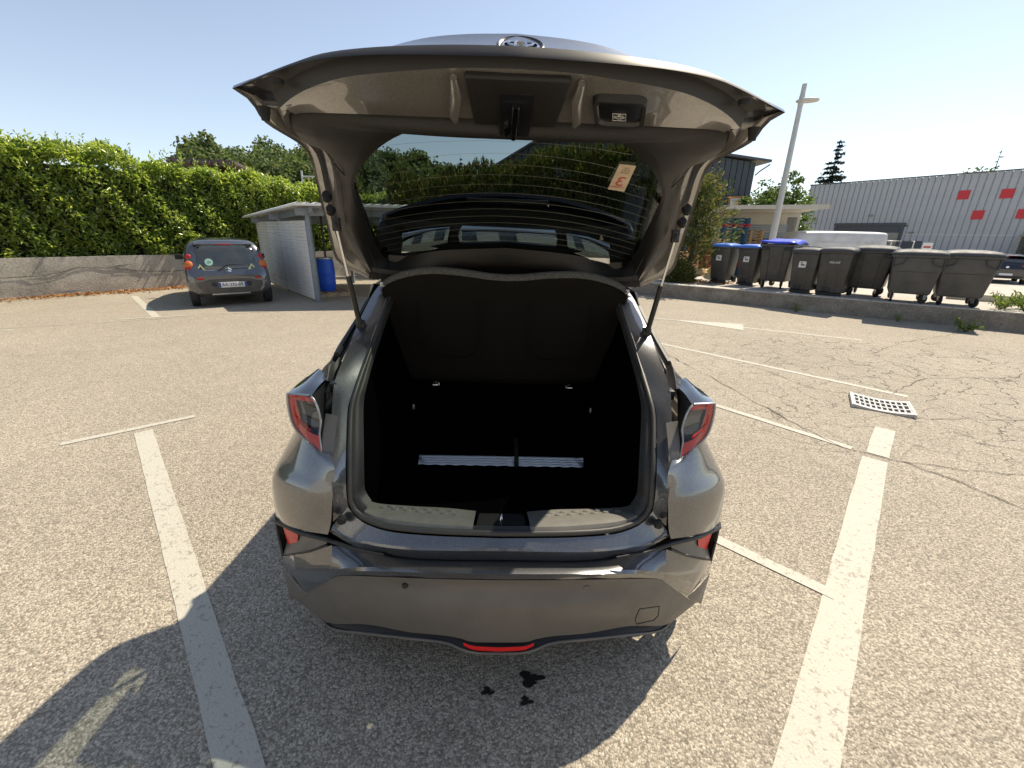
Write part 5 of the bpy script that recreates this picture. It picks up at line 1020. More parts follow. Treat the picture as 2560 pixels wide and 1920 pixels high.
# ================================================================ small grey hatchback by the shelter
def section_shell(name, secs, mat, parent, nu=40, nv=5, smooth=35):
    """secs: (y, half profile [(x,z)...] from sill to roof centre)"""
    return grid(name, [[(x, y, z) for x, z in pr] for y, pr in secs], nu, nv, mat, parent, half=True, smooth=smooth)
def auto_wheel(parent, x, y, r, w, s, rim):
    t = empty('wheel', (x, y, r)); t.parent = parent
    m = MB(); m.lathe([(r * .62, -w * .46), (r * .9, -w * .5), (r * .985, -w * .36), (r, 0), (r * .985, w * .36), (r * .9, w * .5), (r * .62, w * .46)], 32, axis='X'); m.build('tyre', M['rubber'], t, 50)
    m = MB(); m.lathe([(r * .64, w * .44 * s), (r * .58, w * .36 * s), (r * .5, w * .2 * s), (.05, w * .3 * s), (0, w * .32 * s)], 28, axis='X'); m.build('rim', rim, t, 40)
M['greycar'] = paintmat('blue_grey_paint', (.10, .105, .115)); M['amber'] = redlens('amber_lens', (.55, .16, .05)); M['redc'] = redlens('dusty_red_lens', (.40, .03, .03))
M['plate'] = simple('number_plate', (.72, .72, .70), .35); M['euroblue'] = simple('plate_blue', (.02, .06, .32), .4); M['ink'] = simple('black_ink', (.015, .015, .015), .5)
M['dglass'] = simple('dark_car_glass', (.020, .026, .026), .06, coat=1, spec=.6, dirt=(.055, .062, .058), vscale=3)
M['greydust'] = simple('dusty_plastic', (.075, .07, .062), .6, var=.2, vscale=5)
HB = empty('small_hatchback', (-6.6, 10.05, 0), R(35.5), label='small dusty grey hatchback with round tail lamps parked beside the shelter', cat='car')
yo = -.40          # local y of the rear end; the axle sits at y = 0
def Y_(v): return v + yo
sec = [(Y_(0.0), [(.58, .34), (.64, .38), (.66, .48), (.655, .56), (.64, .62), (.60, .66), (.5, .68), (.3, .685), (0, .69)]),
       (Y_(.04), [(.66, .30), (.735, .36), (.755, .50), (.75, .60), (.735, .69), (.68, .75), (.58, .765), (.3, .77), (0, .775)]),
       (Y_(.11), [(.70, .28), (.775, .36), (.795, .52), (.79, .66), (.77, .78), (.715, .90), (.62, .93), (.3, .94), (0, .945)]),
       (Y_(.20), [(.72, .26), (.80, .36), (.812, .54), (.805, .70), (.785, .84), (.725, 1.04), (.635, 1.16), (.3, 1.185), (0, 1.19)]),
       (Y_(.33), [(.73, .25), (.81, .36), (.818, .56), (.81, .74), (.785, .90), (.72, 1.16), (.615, 1.325), (.3, 1.365), (0, 1.37)]),
       (Y_(.55), [(.73, .25), (.812, .36), (.82, .56), (.81, .76), (.78, .94), (.71, 1.22), (.58, 1.39), (.3, 1.43), (0, 1.435)]),
       (Y_(1.2), [(.73, .25), (.80, .36), (.812, .56), (.805, .78), (.775, .95), (.70, 1.24), (.57, 1.415), (.3, 1.46), (0, 1.465)]),
       (Y_(1.9), [(.73, .25), (.80, .36), (.812, .56), (.805, .78), (.775, .95), (.69, 1.23), (.56, 1.40), (.3, 1.44), (0, 1.445)]),
       (Y_(2.3), [(.73, .25), (.80, .36), (.812, .56), (.805, .78), (.775, .94), (.70, 1.12), (.56, 1.24), (.3, 1.28), (0, 1.285)]),
       (Y_(2.8), [(.73, .25), (.80, .36), (.812, .56), (.80, .76), (.76, .90), (.70, .96), (.56, .98), (.3, .99), (0, .995)]),
       (Y_(3.25), [(.70, .25), (.76, .36), (.77, .50), (.75, .62), (.70, .72), (.62, .78), (.5, .80), (.3, .81), (0, .815)]),
       (Y_(3.43), [(.50, .28), (.54, .36), (.55, .45), (.53, .52), (.50, .58), (.45, .62), (.36, .64), (.2, .645), (0, .65)])]
section_shell('body', sec, M['greycar'], HB, 44, 5)
cap = sec[0][1]; fv = [(x, Y_(0.0) , z) for x, z in cap] + [(-x, Y_(0.0), z) for x, z in cap[::-1][1:]]; mesh('rear_face', fv, [tuple(range(len(fv)))], M['greycar'], HB)
# lower bumper in dusty plastic with a wide arch line
grid('lower_bumper', [[(.735, Y_(.035), .55), (.60, Y_(-.004), .555), (.50, Y_(-.012), .565), (.40, Y_(-.014), .60), (.2, Y_(-.018), .605), (0, Y_(-.018), .605)], [(.755, Y_(.045), .46), (.62, Y_(.0), .46), (.5, Y_(-.016), .46), (.4, Y_(-.022), .46), (.2, Y_(-.026), .46), (0, Y_(-.028), .46)], [(.72, Y_(.09), .30), (.60, Y_(.02), .30), (.5, Y_(.0), .30), (.4, Y_(-.008), .30), (.2, Y_(-.012), .30), (0, Y_(-.012), .30)]], 24, 3, M['greydust'], HB, half=True)
MB().box((-.02, Y_(.03), .285), (.74, .05, .035)).build('exhaust_guard', M['steel'], HB, 30, .008)
un = MB(); un.box((0, Y_(1.6), .30), (1.3, 2.8, .18)); un.build('underbody', M['black'], HB)
for y in (0, 2.34):
    for s in (1, -1): auto_wheel(HB, .715 * s, y, .285, .165, s, M['steel'])
# rear screen: one glass tailgate
g0 = [[(.60, Y_(.105), .80), (.45, Y_(.082), .765), (.2, Y_(.070), .75), (0, Y_(.066), .748)], [(.64, Y_(.145), .92), (.45, Y_(.095), .91), (.2, Y_(.085), .905), (0, Y_(.083), .905)], [(.625, Y_(.195), 1.06), (.45, Y_(.148), 1.07), (.2, Y_(.137), 1.075), (0, Y_(.134), 1.075)], [(.60, Y_(.245), 1.19), (.45, Y_(.20), 1.215), (.2, Y_(.185), 1.225), (0, Y_(.182), 1.228)], [(.555, Y_(.30), 1.275), (.42, Y_(.270), 1.31), (.2, Y_(.258), 1.325), (0, Y_(.254), 1.328)]]
g0 = [[(x, y - .016, z) for x, y, z in r] for r in g0]
RG = grid('rear_screen', g0, 20, 4, M['dglass'], HB, half=True, smooth=60)
sp = MB(); sp.hexa([(-.56, Y_(.262), 1.315), (.56, Y_(.262), 1.315), (.56, Y_(.42), 1.375), (-.56, Y_(.42), 1.375), (-.54, Y_(.245), 1.345), (.54, Y_(.245), 1.345), (.54, Y_(.46), 1.405), (-.54, Y_(.46), 1.405)]); sp.build('roof_lip', M['greycar'], HB, 40, .012)
MB().box((0, Y_(.238), 1.333), (.30, .02, .026)).build('brake_lamp', M['redc'], HB, 40, .006)
for s in (1, -1): MB().box((.47 * s, Y_(.235), 1.29), (.06, .04, .05)).build('screen_hinge', M['black'], HB, 40, .012)
wp = MB(); wp.tube([(-.20, Y_(.052), .775), (-.02, Y_(.062), .90), (.16, Y_(.068), .92), (.42, Y_(.07), .895)], [.014, .012, .009, .006], 6); wp.build('wiper', M['black'], HB, 60)
# round tail lamps up the pillars
for s in (1, -1):
    for (x, y, z, r_), mt in (((.685, .215, 1.085, .062), 'redc'), ((.715, .150, .925, .088), 'amber'), ((.722, .138, .868, .070), 'redc')):
        e = MB(); e.lathe([(0, -.026), (r_ * .6, -.022), (r_ * .92, -.008), (r_, .006), (r_ * 1.02, .03)], 20, axis='Y'); q = e.build('tail_lamp', M[mt], HB, 50); q.location = (x * s, Y_(y - .02), z); q.rotation_euler = (R(-22), 0, R(-34 * -s))
    q = MB().lathe([(0, -.014), (.06, -.010), (.066, 0)], 16, axis='Y').build('reflector', M['redc'], HB, 50); q.location = (.545 * s, Y_(.0), .615 + .012); q.scale = (1, 1, .42)
    m = MB(); m.box((.90 * s, Y_(2.28), .98), (.17, .09, .12)); m.tube([(.78 * s, Y_(2.33), .95), (.86 * s, Y_(2.29), .96)], .02, 6); m.build('mirror', M['black'], HB, 40, .025)
    wr = [[(.782, Y_(.62), .98), (.787, Y_(1.2), .97), (.787, Y_(1.9), .96), (.78, Y_(2.35), .95)], [(.755, Y_(.66), 1.10), (.75, Y_(1.2), 1.12), (.745, Y_(1.8), 1.12), (.755, Y_(2.1), 1.06)], [(.70, Y_(.75), 1.27), (.672, Y_(1.2), 1.32), (.665, Y_(1.6), 1.32), (.68, Y_(1.9), 1.25)]]
    grid('side_window', [[((x + .012) * s, y, z) for x, y, z in r] for r in wr], 16, 3, M['dglass'], HB, smooth=60, flip=(s < 0))
an = MB(); an.tube([(-.3, Y_(.75), 1.44), (-.32, Y_(.55), 1.56)], .004, 5); an.build('aerial', M['black'], HB)
# number plate
PLt = empty('number_plate', (0.03, Y_(-.040), .485)); PLt.parent = HB
MB().box((0, 0, 0), (.53, .012, .115)).build('plate_board', M['plate'], PLt, 30, .006)
MB().box((-.245, -.008, 0), (.038, .003, .108)).build('plate_band', M['euroblue'], PLt); MB().box((.245, -.008, 0), (.038, .003, .108)).build('plate_band', M['euroblue'], PLt)
text('plate_letters', 'AA-235-BR', .105, M['ink'], PLt, frame((0, -.009, 0), (1, 0, 0), (0, 0, 1)), .001, sx=.86)
for s in (1, -1): MB().lathe([(0, -.01), (.05, -.006), (.055, .01)], 14, axis='Y').build('plate_lamp', M['black'], HB, 50).location = ((.35 if s > 0 else -.31), Y_(-.024), .50)
# chevron badge, stickers, lettering
bd = MB()
for dz in (0, .055):
    for s in (1, -1): bd.hexa([(0, Y_(.030), .775 + dz), (.065 * s, Y_(.034), .735 + dz), (.065 * s, Y_(.046), .735 + dz), (0, Y_(.042), .775 + dz), (0, Y_(.034), .805 + dz), (.065 * s, Y_(.038), .762 + dz), (.065 * s, Y_(.05), .762 + dz), (0, Y_(.046), .805 + dz)])
bd.build('chevron_badge', M['chrome'], HB)
M['mint'] = simple('mint_sticker', (.35, .60, .50), .6); M['lime'] = simple('lime_sticker', (.62, .66, .34), .6)
def scr(x, z):      # point on the rear screen
    return (x, Y_(np.interp(z, [.75, .905, 1.075, 1.228, 1.328], [.066, .083, .134, .182, .254])) + .035 * (abs(x) / .6) ** 2 - .0235, z)
q = MB(); c = [tuple(Vector(scr(-.33 + .075 * math.cos(a), .97 + .075 * math.sin(a))) + Vector((0, -.012, 0))) for a in np.linspace(0, 6.283, 25)[:-1]]; mesh('round_sticker', c, [tuple(range(23, -1, -1))], M['mint'], HB)
text('round_sticker_print', '20', .07, M['ink'], HB, frame(Vector(scr(-.33, .97)) + Vector((0, -.016, 0)), (1, 0, .0), (0, .22, 1)), .0005)
for x in (-.50, .47):
    mesh('triangle_sticker', [Vector(scr(x - .085, .80)) + Vector((0, -.012, 0)), Vector(scr(x + .085, .80)) + Vector((0, -.012, 0)), Vector(scr(x, .93)) + Vector((0, -.006, 0))], [(0, 1, 2)], M['lime'], HB)
    mesh('sticker_mark', [Vector(scr(x - .035, .825)) + Vector((0, -.017, 0)), Vector(scr(x + .035, .825)) + Vector((0, -.017, 0)), Vector(scr(x, .88)) + Vector((0, -.012, 0))], [(0, 1, 2)], M['ink'], HB)
text('script_badge', 'CITROËN', .05, M['plate'], HB, frame(Vector(scr(-.34, .785)) + Vector((0, -.008, 0)), (1, 0, 0), (0, .15, 1)), .001)

# ================================================================ shelter with the corrugated screen
M['sheet'] = simple('white_sheet_metal', (.86, .86, .84), .5, dirt=(.66, .65, .61), vscale=1.6); M['frame'] = simple('grey_steel_frame', (.20, .23, .26), .5, var=.1)
SH = empty('open_shelter', (-4.79, 10.5, 0), label='open shelter with a thin corrugated metal roof and white slatted side screen', cat='shelter')
sd = np.array([-3.05, 3.48]) / np.linalg.norm([-3.05, 3.48]); fd = np.array([.985, .17]); fd = fd / np.linalg.norm(fd)   # along the screen (back), along the front
def sp_(a, b, z): return (sd[0] * a + fd[0] * b, sd[1] * a + fd[1] * b, z)
def beam(p, q, w, h_, name, mat, parent):
    p, q = Vector(p), Vector(q); d = (q - p).normalized(); u = Vector((0, 0, 1)) if abs(d.z) < .9 else Vector((1, 0, 0)); a = d.cross(u).normalized() * w / 2; b = a.cross(d).normalized() * h_ / 2
    return MB().hexa([p - a - b, p + a - b, p + a + b, p - a + b, q - a - b, q + a - b, q + a + b, q - a + b]).build(name, mat, parent, 30, .004)
W_ = 5.2
for a, b, zt in ((0, 0, 2.12), (2.5, 0, 2.06), (5.0, 0, 1.98), (0, W_, 2.12), (4.4, W_, 1.98), (4.8, W_ / 2, 1.98)): beam(sp_(a, b, -.02), sp_(a, b, zt), .09, .09, 'post', M['frame'], SH)
for b in (0, W_ / 2, W_): beam(sp_(-.3, b, 2.10), sp_(5.1, b, 1.93), .07, .14, 'rafter', M['frame'], SH)
for a, z in ((.0, 2.06), (2.5, 1.99), (4.7, 1.93)): beam(sp_(a, -.25, z), sp_(a, W_ + .2, z), .08, .16, 'purlin', M['frame'], SH)
V = []; F = []; nb = 150
for i in range(nb + 1):
    b = -.35 + (W_ + .7) * i / nb; w = .022 * math.sin(i * math.pi / 2.5)
    V += [sp_(-.45, b, 2.235 + w), sp_(5.4, b, 2.04 + w), sp_(-.45, b, 2.225 + w), sp_(5.4, b, 2.03 + w)]
for i in range(nb): F += [(4 * i, 4 * i + 4, 4 * i + 5, 4 * i + 1), (4 * i + 2, 4 * i + 3, 4 * i + 7, 4 * i + 6), (4 * i, 4 * i + 2, 4 * i + 6, 4 * i + 4), (4 * i + 1, 4 * i + 5, 4 * i + 7, 4 * i + 3)]
F += [(0, 1, 3, 2), (4 * nb, 4 * nb + 2, 4 * nb + 3, 4 * nb + 1)]
mesh('roof_sheet', V, F, M['sheet'], SH, 60)
beam(sp_(-.47, -.37, 2.20), sp_(-.47, W_ + .37, 2.20), .03, .05, 'fascia', M['sheet'], SH)
beam(sp_(-.47, -.37, 2.20), sp_(5.4, -.37, 2.005), .02, .045, 'verge', M['sheet'], SH)
e = MB(); sl = None
for k in range(24):
    z = .045 + .0765 * k
    if sl is None:
        e.add([sp_(.0, -.052, 0), sp_(5.05, -.052, 0), sp_(5.05, -.075, .014), sp_(.0, -.075, .014), sp_(.0, -.078, .063), sp_(5.05, -.078, .063), sp_(5.05, -.052, .0762), sp_(.0, -.052, .0762)], [(0, 1, 2, 3), (3, 2, 5, 4), (4, 5, 6, 7), (7, 6, 1, 0), (0, 3, 4, 7), (1, 6, 5, 2)])
        sl = e.build('screen_slat', M['sheet'], SH)
    else:
        q = sl.copy(); COL.objects.link(q); q.parent = SH; sl2 = q
    (sl if k == 0 else q).location = (0, 0, z)
beam(sp_(0, -.05, .02), sp_(0, -.05, 1.88), .06, .05, 'screen_edge', M['frame'], SH)
# blue barrel on a small pallet
M['blue'] = simple('blue_plastic', (.012, .10, .62), .42, var=.08, vscale=5); M['wood'] = simple('pallet_wood', (.36, .27, .17), .85, var=.3, vscale=9, bump=.3, bscale=60)
bx, by = -4.95, 11.75
pl = empty('barrel_pallet', (bx, by, 0), R(40), label='small wooden pallet under the blue barrel', cat='pallet')
for k in range(5): MB().box((-.36 + .18 * k, 0, .105), (.12, .8, .02)).build('board', M['wood'], pl)
for k in (-.34, 0, .34): MB().box((0, k, .048), (.84, .09, .09)).build('bearer', M['wood'], pl)
br = empty('blue_barrel', (bx - .12, by, .117), label='blue plastic barrel with a pale rim under the shelter', cat='barrel')
MB().lathe([(0, 0), (.24, 0), (.262, .03), (.275, .16), (.285, .20), (.278, .24), (.285, .42), (.292, .46), (.285, .50), (.272, .70), (.255, .78), (.25, .80)], 32).build('body', M['blue'], br, 40)
br.scale = (.80, .80, 1.04)
MB().lathe([(.252, .795), (.268, .80), (.268, .835), (.25, .84), (.23, .835), (.228, .80), (0, .795)], 32).build('rim', M['steel'], br, 40)
tp = MB(); tp.tube([(0, 0, .0), (-.02, .05, 1.3)], .03, 8); q = tp.build('dark_pole', M['strut'], None, 50); q.location = (bx - .1, by + .05, .93); tag(q, 'dark pole standing upright on the blue barrel', 'pole')

# ================================================================ drain grate
gr = empty('drain_grate', (3.945, 4.22, 0), R(-34), label='pale cast iron drain grate with square holes in the worn asphalt', cat='drain'); gr.scale = (.64, 1.08, 1)
M['grate'] = simple('cast_iron_pale', (.50, .49, .46), .55, var=.15, vscale=25)
def gzf(x): return .040 - .026 * (1 - (x / .40) ** 2)
nxg, nyg = 10, 3; cw_, ch_ = .072, .098
xs = [-.39, -.375]
bars = []
for j in range(nxg + 1):
    x = -.36 + .072 * j; MB().hexa([(x - .011, -.20, gzf(x) - .03), (x + .011, -.20, gzf(x) - .03), (x + .011, .20, gzf(x) - .03), (x - .011, .20, gzf(x) - .03), (x - .011, -.20, gzf(x)), (x + .011, -.20, gzf(x)), (x + .011, .20, gzf(x)), (x - .011, .20, gzf(x))]).build('cross_bar', M['grate'], gr)
for j in range(nyg + 1):
    y = -.18 + .12 * j; w = .026 if j in (0, nyg) else .014; V = []; F = []
    for i, x in enumerate(np.linspace(-.39, .39, 21)): V += [(x, y - w, gzf(x) + .002), (x, y + w, gzf(x) + .002), (x, y + w, gzf(x) - .03), (x, y - w, gzf(x) - .03)]
    for i in range(20):
        for k in range(4): F.append((4 * i + k, 4 * i + 4 + k, 4 * i + 4 + (k + 1) % 4, 4 * i + (k + 1) % 4))
    mesh('long_bar', V, F, M['grate'], gr)
for s in (-1, 1): MB().box((.39 * s, 0, .020), (.035, .43, .04)).build('end_bar', M['grate'], gr)
# flat dark sheet under the grate, shade of the shaft put into its colour
MB().add([(-.37, -.19, -.0), (.37, -.19, -.0), (.37, .19, -.0), (-.37, .19, -.0)], [(0, 1, 2, 3)]).build('pit_shade', simple('pit_shade_colour', (.008, .008, .008), .9), gr).location = (0, 0, .003)
# ================================================================ wheeled bins on the yard edge
BZ = .374
ang = math.atan2(RU[1], RU[0])
M['binbody'] = simple('bin_plastic', (.045, .042, .038), .42, dirt=(.085, .078, .068), vscale=3.2); M['bingrey'] = simple('bin_grey_plastic', (.062, .060, .058), .48, dirt=(.105, .10, .092), vscale=2.6)
M['lidgrey'] = simple('lid_grey_plastic', (.062, .067, .075), .6, var=.12); M['lidblue'] = simple('lid_blue_plastic', (.05, .17, .62), .45, var=.08); M['lidblue2'] = simple('lid_deep_blue_plastic', (.03, .06, .62), .35)
M['sticker'] = simple('white_sticker', (.70, .70, .68), .5); M['stickred'] = simple('red_sticker', (.45, .06, .06), .5); M['stickblue'] = simple('blue_sticker', (.16, .26, .60), .5); M['yellowfork'] = simple('zinc_fork', (.42, .36, .16), .45, metal=.6)
def tap(m, y0, w0, d0, z0, w1, d1, z1, cy=0, cy1=0):
    m.hexa([(-w0 / 2, cy - d0 / 2, z0), (w0 / 2, cy - d0 / 2, z0), (w0 / 2, cy + d0 / 2, z0), (-w0 / 2, cy + d0 / 2, z0), (-w1 / 2, cy1 - d1 / 2, z1), (w1 / 2, cy1 - d1 / 2, z1), (w1 / 2, cy1 + d1 / 2, z1), (-w1 / 2, cy1 + d1 / 2, z1)]); return m
def lid(w, d, z, mat, root, dome=.05, cy=0, warp=0, name='lid'):
    n = 12; V = []; F = []
    for j in range(n + 1):
        for i in range(n + 1):
            u, v = i / n * 2 - 1, j / n * 2 - 1; h_ = dome * (1 - abs(u) ** 3) * (1 - abs(v) ** 3.0) + .012
            if abs(u) == 1 or abs(v) == 1: h_ = -.035
            V.append((u * w / 2, cy + v * d / 2, z + .03 + h_ + warp * (abs(u) ** 2) * (1 if u < 0 else .35) + (warp * .5 * math.sin(v * 4) if warp else 0)))
    for j in range(n):
        for i in range(n): F.append((j * (n + 1) + i, j * (n + 1) + i + 1, (j + 1) * (n + 1) + i + 1, (j + 1) * (n + 1) + i))
    o = mesh(name, V, F, mat, root, 50); md = o.modifiers.new('s', 'SOLIDIFY'); md.thickness = .012; md.offset = 1; return o
def bin2(pos, rz, H, lidmat, label, stick, w=.57, side=None, text_=None, group='wheeled bins'):
    t = empty('two_wheeled_bin', (*pos, BZ), rz, label=label, cat='bin', group=group); d = .66
    m = MB(); tap(m, 0, w * .82, d * .72, .06, w, d * .96, H - .09, .02, 0); m.build('body', M['binbody'], t, 30, .035, 3)
    for x in (-.17, .17): MB().hexa([(w * x - .012, -d * .36 + .008, .10), (w * x + .012, -d * .36 + .008, .10), (w * x + .012, -d * .30, .10), (w * x - .012, -d * .30, .10), (w * x * 1.2 - .012, -d * .476, H - .14), (w * x * 1.2 + .012, -d * .476, H - .14), (w * x * 1.2 + .012, -d * .40, H - .14), (w * x * 1.2 - .012, -d * .40, H - .14)]).build('front_rib', M['binbody'], t, 30, .004)
    m = MB(); m.box((0, 0, H - .075), (w + .04, d + .04, .05)); m.build('rim', M['binbody'], t, 30, .012)
    m = MB(); m.box((0, -.19, .03), (w * .80, .10, .06)); m.build('foot', M['black'], t, 30, .012); MB().box((-.06, -d * .345, .13), (.15, .03, .10)).build('foot_step', M['black'], t, 30, .008)
    lid(w + .06, d + .07, H - .055, lidmat, t, .045)
    m = MB(); m.tube([(-w / 2 + .03, d / 2 + .08, H - .05), (w / 2 - .03, d / 2 + .08, H - .05)], .016, 8); m.build('handle', M['binbody'], t, 50)
    for s in (-1, 1):
        e = MB(); e.lathe([(0, -.028), (.07, -.028), (.098, -.024), (.10, 0), (.098, .024), (.07, .028), (0, .028)], 22, axis='X'); q = e.build('wheel', M['rubber'], t, 40); q.location = ((w * .46) * s, d * .36, .10)
    zf = lambda z: -(d * .36 + (d * .48 - d * .36) * (z - .06) / (H - .15)) + .02 * (1 - (z - .06) / (H - .15)) - .004
    if stick == 'white':
        z = H * .66; o = MB().box((-.03, zf(z) - .001, z), (.16, .006, .15)).build('sticker', M['sticker'], t); o.rotation_euler = (0, 0, 0)
        MB().box((-.05, zf(z) - .006, z + .035), (.05, .004, .02)).build('sticker_print', M['ink'], o); MB().box((-.02, zf(z) - .006, z - .01), (.08, .004, .03)).build('sticker_print', M['ink'], o); 
    if side:
        for k in range(3): MB().box((w * .47, -.05 + .085 * k - .06, H * .76), (.008, .055, .09)).build('side_sticker', side, t)
    if text_:
        text('front_logo', text_, .085, M['sticker'], t, frame((0.0, zf(H * .72) - .006, H * .72), (1, 0, .05), (0, -.1, 1)), .001)
    return t
def bin4(pos, rz, H, lidmat, label, style, w=.78, warp=0, group='wheeled bins'):
    t = empty('four_wheeled_bin', (*pos, BZ), rz, label=label, cat='bin', group=group); d = 1.12
    m = MB(); tap(m, 0, w * .80, d * .82, .19, w, d, H - .10, 0, 0); m.build('body', M['binbody'] if style == 'rib' else M['bingrey'], t, 30, .04, 3)
    yf = lambda z: -(d * .41 + (d * .5 - d * .41) * (z - .19) / (H - .29))
    if style == 'rib':
        for x in (-.16, .18): MB().hexa([(x * .85 - .006, yf(.22) - .006, .22), (x * .85 + .006, yf(.22) - .006, .22), (x * .85 + .006, yf(.22) + .02, .22), (x * .85 - .006, yf(.22) + .02, .22), (x - .006, yf(H - .14) - .006, H - .14), (x + .006, yf(H - .14) - .006, H - .14), (x + .006, yf(H - .14) + .02, H - .14), (x - .006, yf(H - .14) + .02, H - .14)]).build('front_rib', M['black'], t)
        for s in (-1, 1): MB().box((s * w * .36, yf(H - .18) - .012, H - .165), (.16, .03, .075)).build('grip_pocket', M['black'], t, 30, .01)
    else:
        for s in (-1, 1):
            m = MB(); P = [(s * w * .47, yf(H - .12) - .02, H - .125), (s * w * .47, yf(H - .3) - .012, H - .30), (s * w * .28, yf(H - .24) - .015, H - .235), (s * w * .24, yf(H - .13) - .02, H - .13)]
            m.tube(P, .016, 6); m.build('grip_frame', M['lidgrey'], t, 50)
        MB().box((0, yf(H * .62) - .002, H * .62), (w * .80, .006, .008)).build('seam', M['black'], t)
    MB().box((0, 0, H - .085), (w + .05, d + .05, .06)).build('rim', M['bingrey'], t, 30, .014)
    lid(w + .09, d + .09, H - .055, lidmat, t, .055, 0, warp)
    for s in (-1, 1):
        m = MB(); m.lathe([(0, -.05), (.03, -.05), (.03, .02)], 12, (0, 0, 0), 'X'); q = m.build('trunnion', M['lidgrey'], t, 40); q.location = (s * (w / 2 + .03), 0, H - .13)
        for yy in (-1, 1):
            c = empty('castor', (s * w * .30, yy * d * .33, 0)); c.parent = t; c.rotation_euler = (0, 0, random.uniform(-.9, .9))
            e = MB(); e.lathe([(0, -.022), (.07, -.022), (.098, -.018), (.10, 0), (.098, .018), (.07, .022), (0, .022)], 20, axis='X'); q = e.build('tyre', M['rubber'], c, 40); q.location = (0, 0, .10)
            e = MB(); e.hexa([(-.034, -.03, .09), (-.026, -.03, .09), (-.026, .03, .09), (-.034, .03, .09), (-.034, -.04, .20), (-.026, -.04, .20), (-.026, .07, .20), (-.034, .07, .20)]); e.hexa([(.026, -.03, .09), (.034, -.03, .09), (.034, .03, .09), (.026, .03, .09), (.026, -.04, .20), (.034, -.04, .20), (.034, .07, .20), (.026, .07, .20)]); e.box((0, .015, .205), (.08, .12, .014)); e.build('fork', M['yellowfork'] if warp else M['steel'], c, 30)
    return t
def bp(x, y, d): return (x + RN[0] * d, y + RN[1] * d)
ba = ang
bin2(bp(6.18, 13.10, .20), ba - .26, 1.09, M['lidblue'], 'black two-wheeled bin with a light blue lid nearest the conifer bush', 'white', .58, M['stickblue'])
bin2(bp(6.72, 12.56, .20), ba - .28, 1.08, M['lidblue'], 'black two-wheeled bin with a light blue lid beside the warped blue lid', 'white', .56, M['stickblue'])
bin4(bp(7.02, 11.72, .42), ba - .18, 1.20, M['lidblue2'], 'four-wheeled black bin with a warped deep blue lid and zinc castors', 'rib', .76, .05)
bin2(bp(7.30, 10.98, .18), ba - .24, 1.045, M['lidgrey'], 'black two-wheeled bin with a grey lid and a white sticker', 'white', .58, M['stickred'])
bin2(bp(7.70, 10.50, .18), ba - .22, 1.08, M['lidgrey'], 'black two-wheeled bin with a grey lid and white slanted lettering', None, .66, M['stickred'], 'Altrad')
bin4(bp(8.45, 10.38, .42), ba - .12, 1.12, M['lidgrey'], 'ribbed four-wheeled bin with a grey lid next to the lettered bin', 'rib', .80)
bin4(bp(8.64, 9.45, .42), ba - .02, 1.07, M['lidgrey'], 'smooth grey four-wheeled bin between two other four-wheeled bins', 'plain', .86)
bin4(bp(9.30, 9.00, .42), ba - .04, 1.08, M['lidgrey'], 'smooth grey four-wheeled bin at the end of the row by the weeds', 'plain', .86)

# ================================================================ street lamp
SL = empty('street_lamp', (9.17, 16.0, -.02), label='tall pale tapered street lamp post with an oval ring head', cat='street lamp')
M['lamppost'] = simple('pale_lacquer', (.52, .52, .50), .45, var=.05)
MB().lathe([(.15, 0), (.15, .02), (.125, .03), (.115, 1.0), (.085, 4.2), (.07, 6.2), (.068, 6.33), (0, 6.335)], 20).build('post', M['lamppost'], SL, 40)
hd_ = MB(); n = 30
for (r0, r1, z) in ((.34, .30, 0),):
    hd_.tube([(.20 + .32 * math.cos(a), .20 * math.sin(a), 5.88 + .012 * math.cos(a)) for a in np.linspace(0, 6.283, 34)], .035, 8, False)
hd_.build('lamp_ring', M['lamppost'], SL, 60); e = MB(); e.lathe([(0, -.02), (.24, -.02), (.25, 0), (.22, .02), (0, .035)], 24); q = e.build('lamp_head', M['lamppost'], SL, 40); q.location = (.26, 0, 5.885); q.scale = (1, .65, 1)
for k in range(4): MB().lathe([(0, -.008), (.035, -.006), (.04, 0)], 12, (.12 + .09 * k, 0, 5.862)).build('led_lens', M['sticker'], SL, 40)
MB().lathe([(.074, 5.72), (.082, 5.74), (.082, 6.0), (.074, 6.02)], 18).build('collar', M['lamppost'], SL, 40)

# ================================================================ grey warehouse with red squares
BA = np.array([31.51, 49.81]); BU = np.array([.5136, -.858]); BN = np.array([.858, .5136]); GZ = -.45; TOPZ = 7.0
M['cladding'] = simple('grey_cladding_sheet', (.43, .445, .46), .5, var=.08, vscale=.6); M['cladjoint'] = simple('cladding_shadow_rib', (.20, .212, .225), .5); M['redsq'] = simple('red_panel', (.60, .035, .045), .5); M['darkgrey'] = simple('dark_grey_frame', (.075, .08, .09), .5); M['doorleaf'] = simple('beige_door', (.30, .28, .235), .55, var=.06)
WH = empty('grey_warehouse', (*BA, GZ), math.atan2(BU[1], BU[0]), label='long grey ribbed metal warehouse with red squares on its wall', cat='warehouse')
LEN = 26.0; HH = TOPZ - GZ
MB().box((LEN / 2, 6.05, HH / 2 - .05), (LEN, 12, HH - .1)).build('core', M['cladding'], WH)
pn = None; wd_ = .46
for k in range(int(LEN / wd_)):
    if pn is None:
        e = MB(); e.prism([(0.03, .06), (.05, -.03), (wd_ - .05, -.03), (wd_ - .03, .06)], .0, HH - .06); pn = e.build('cladding_panel', M['cladding'], WH)
    else: pn2 = pn.copy(); COL.objects.link(pn2); pn2.parent = WH; pn2.location = (wd_ * k, 0, 0)
pe = None
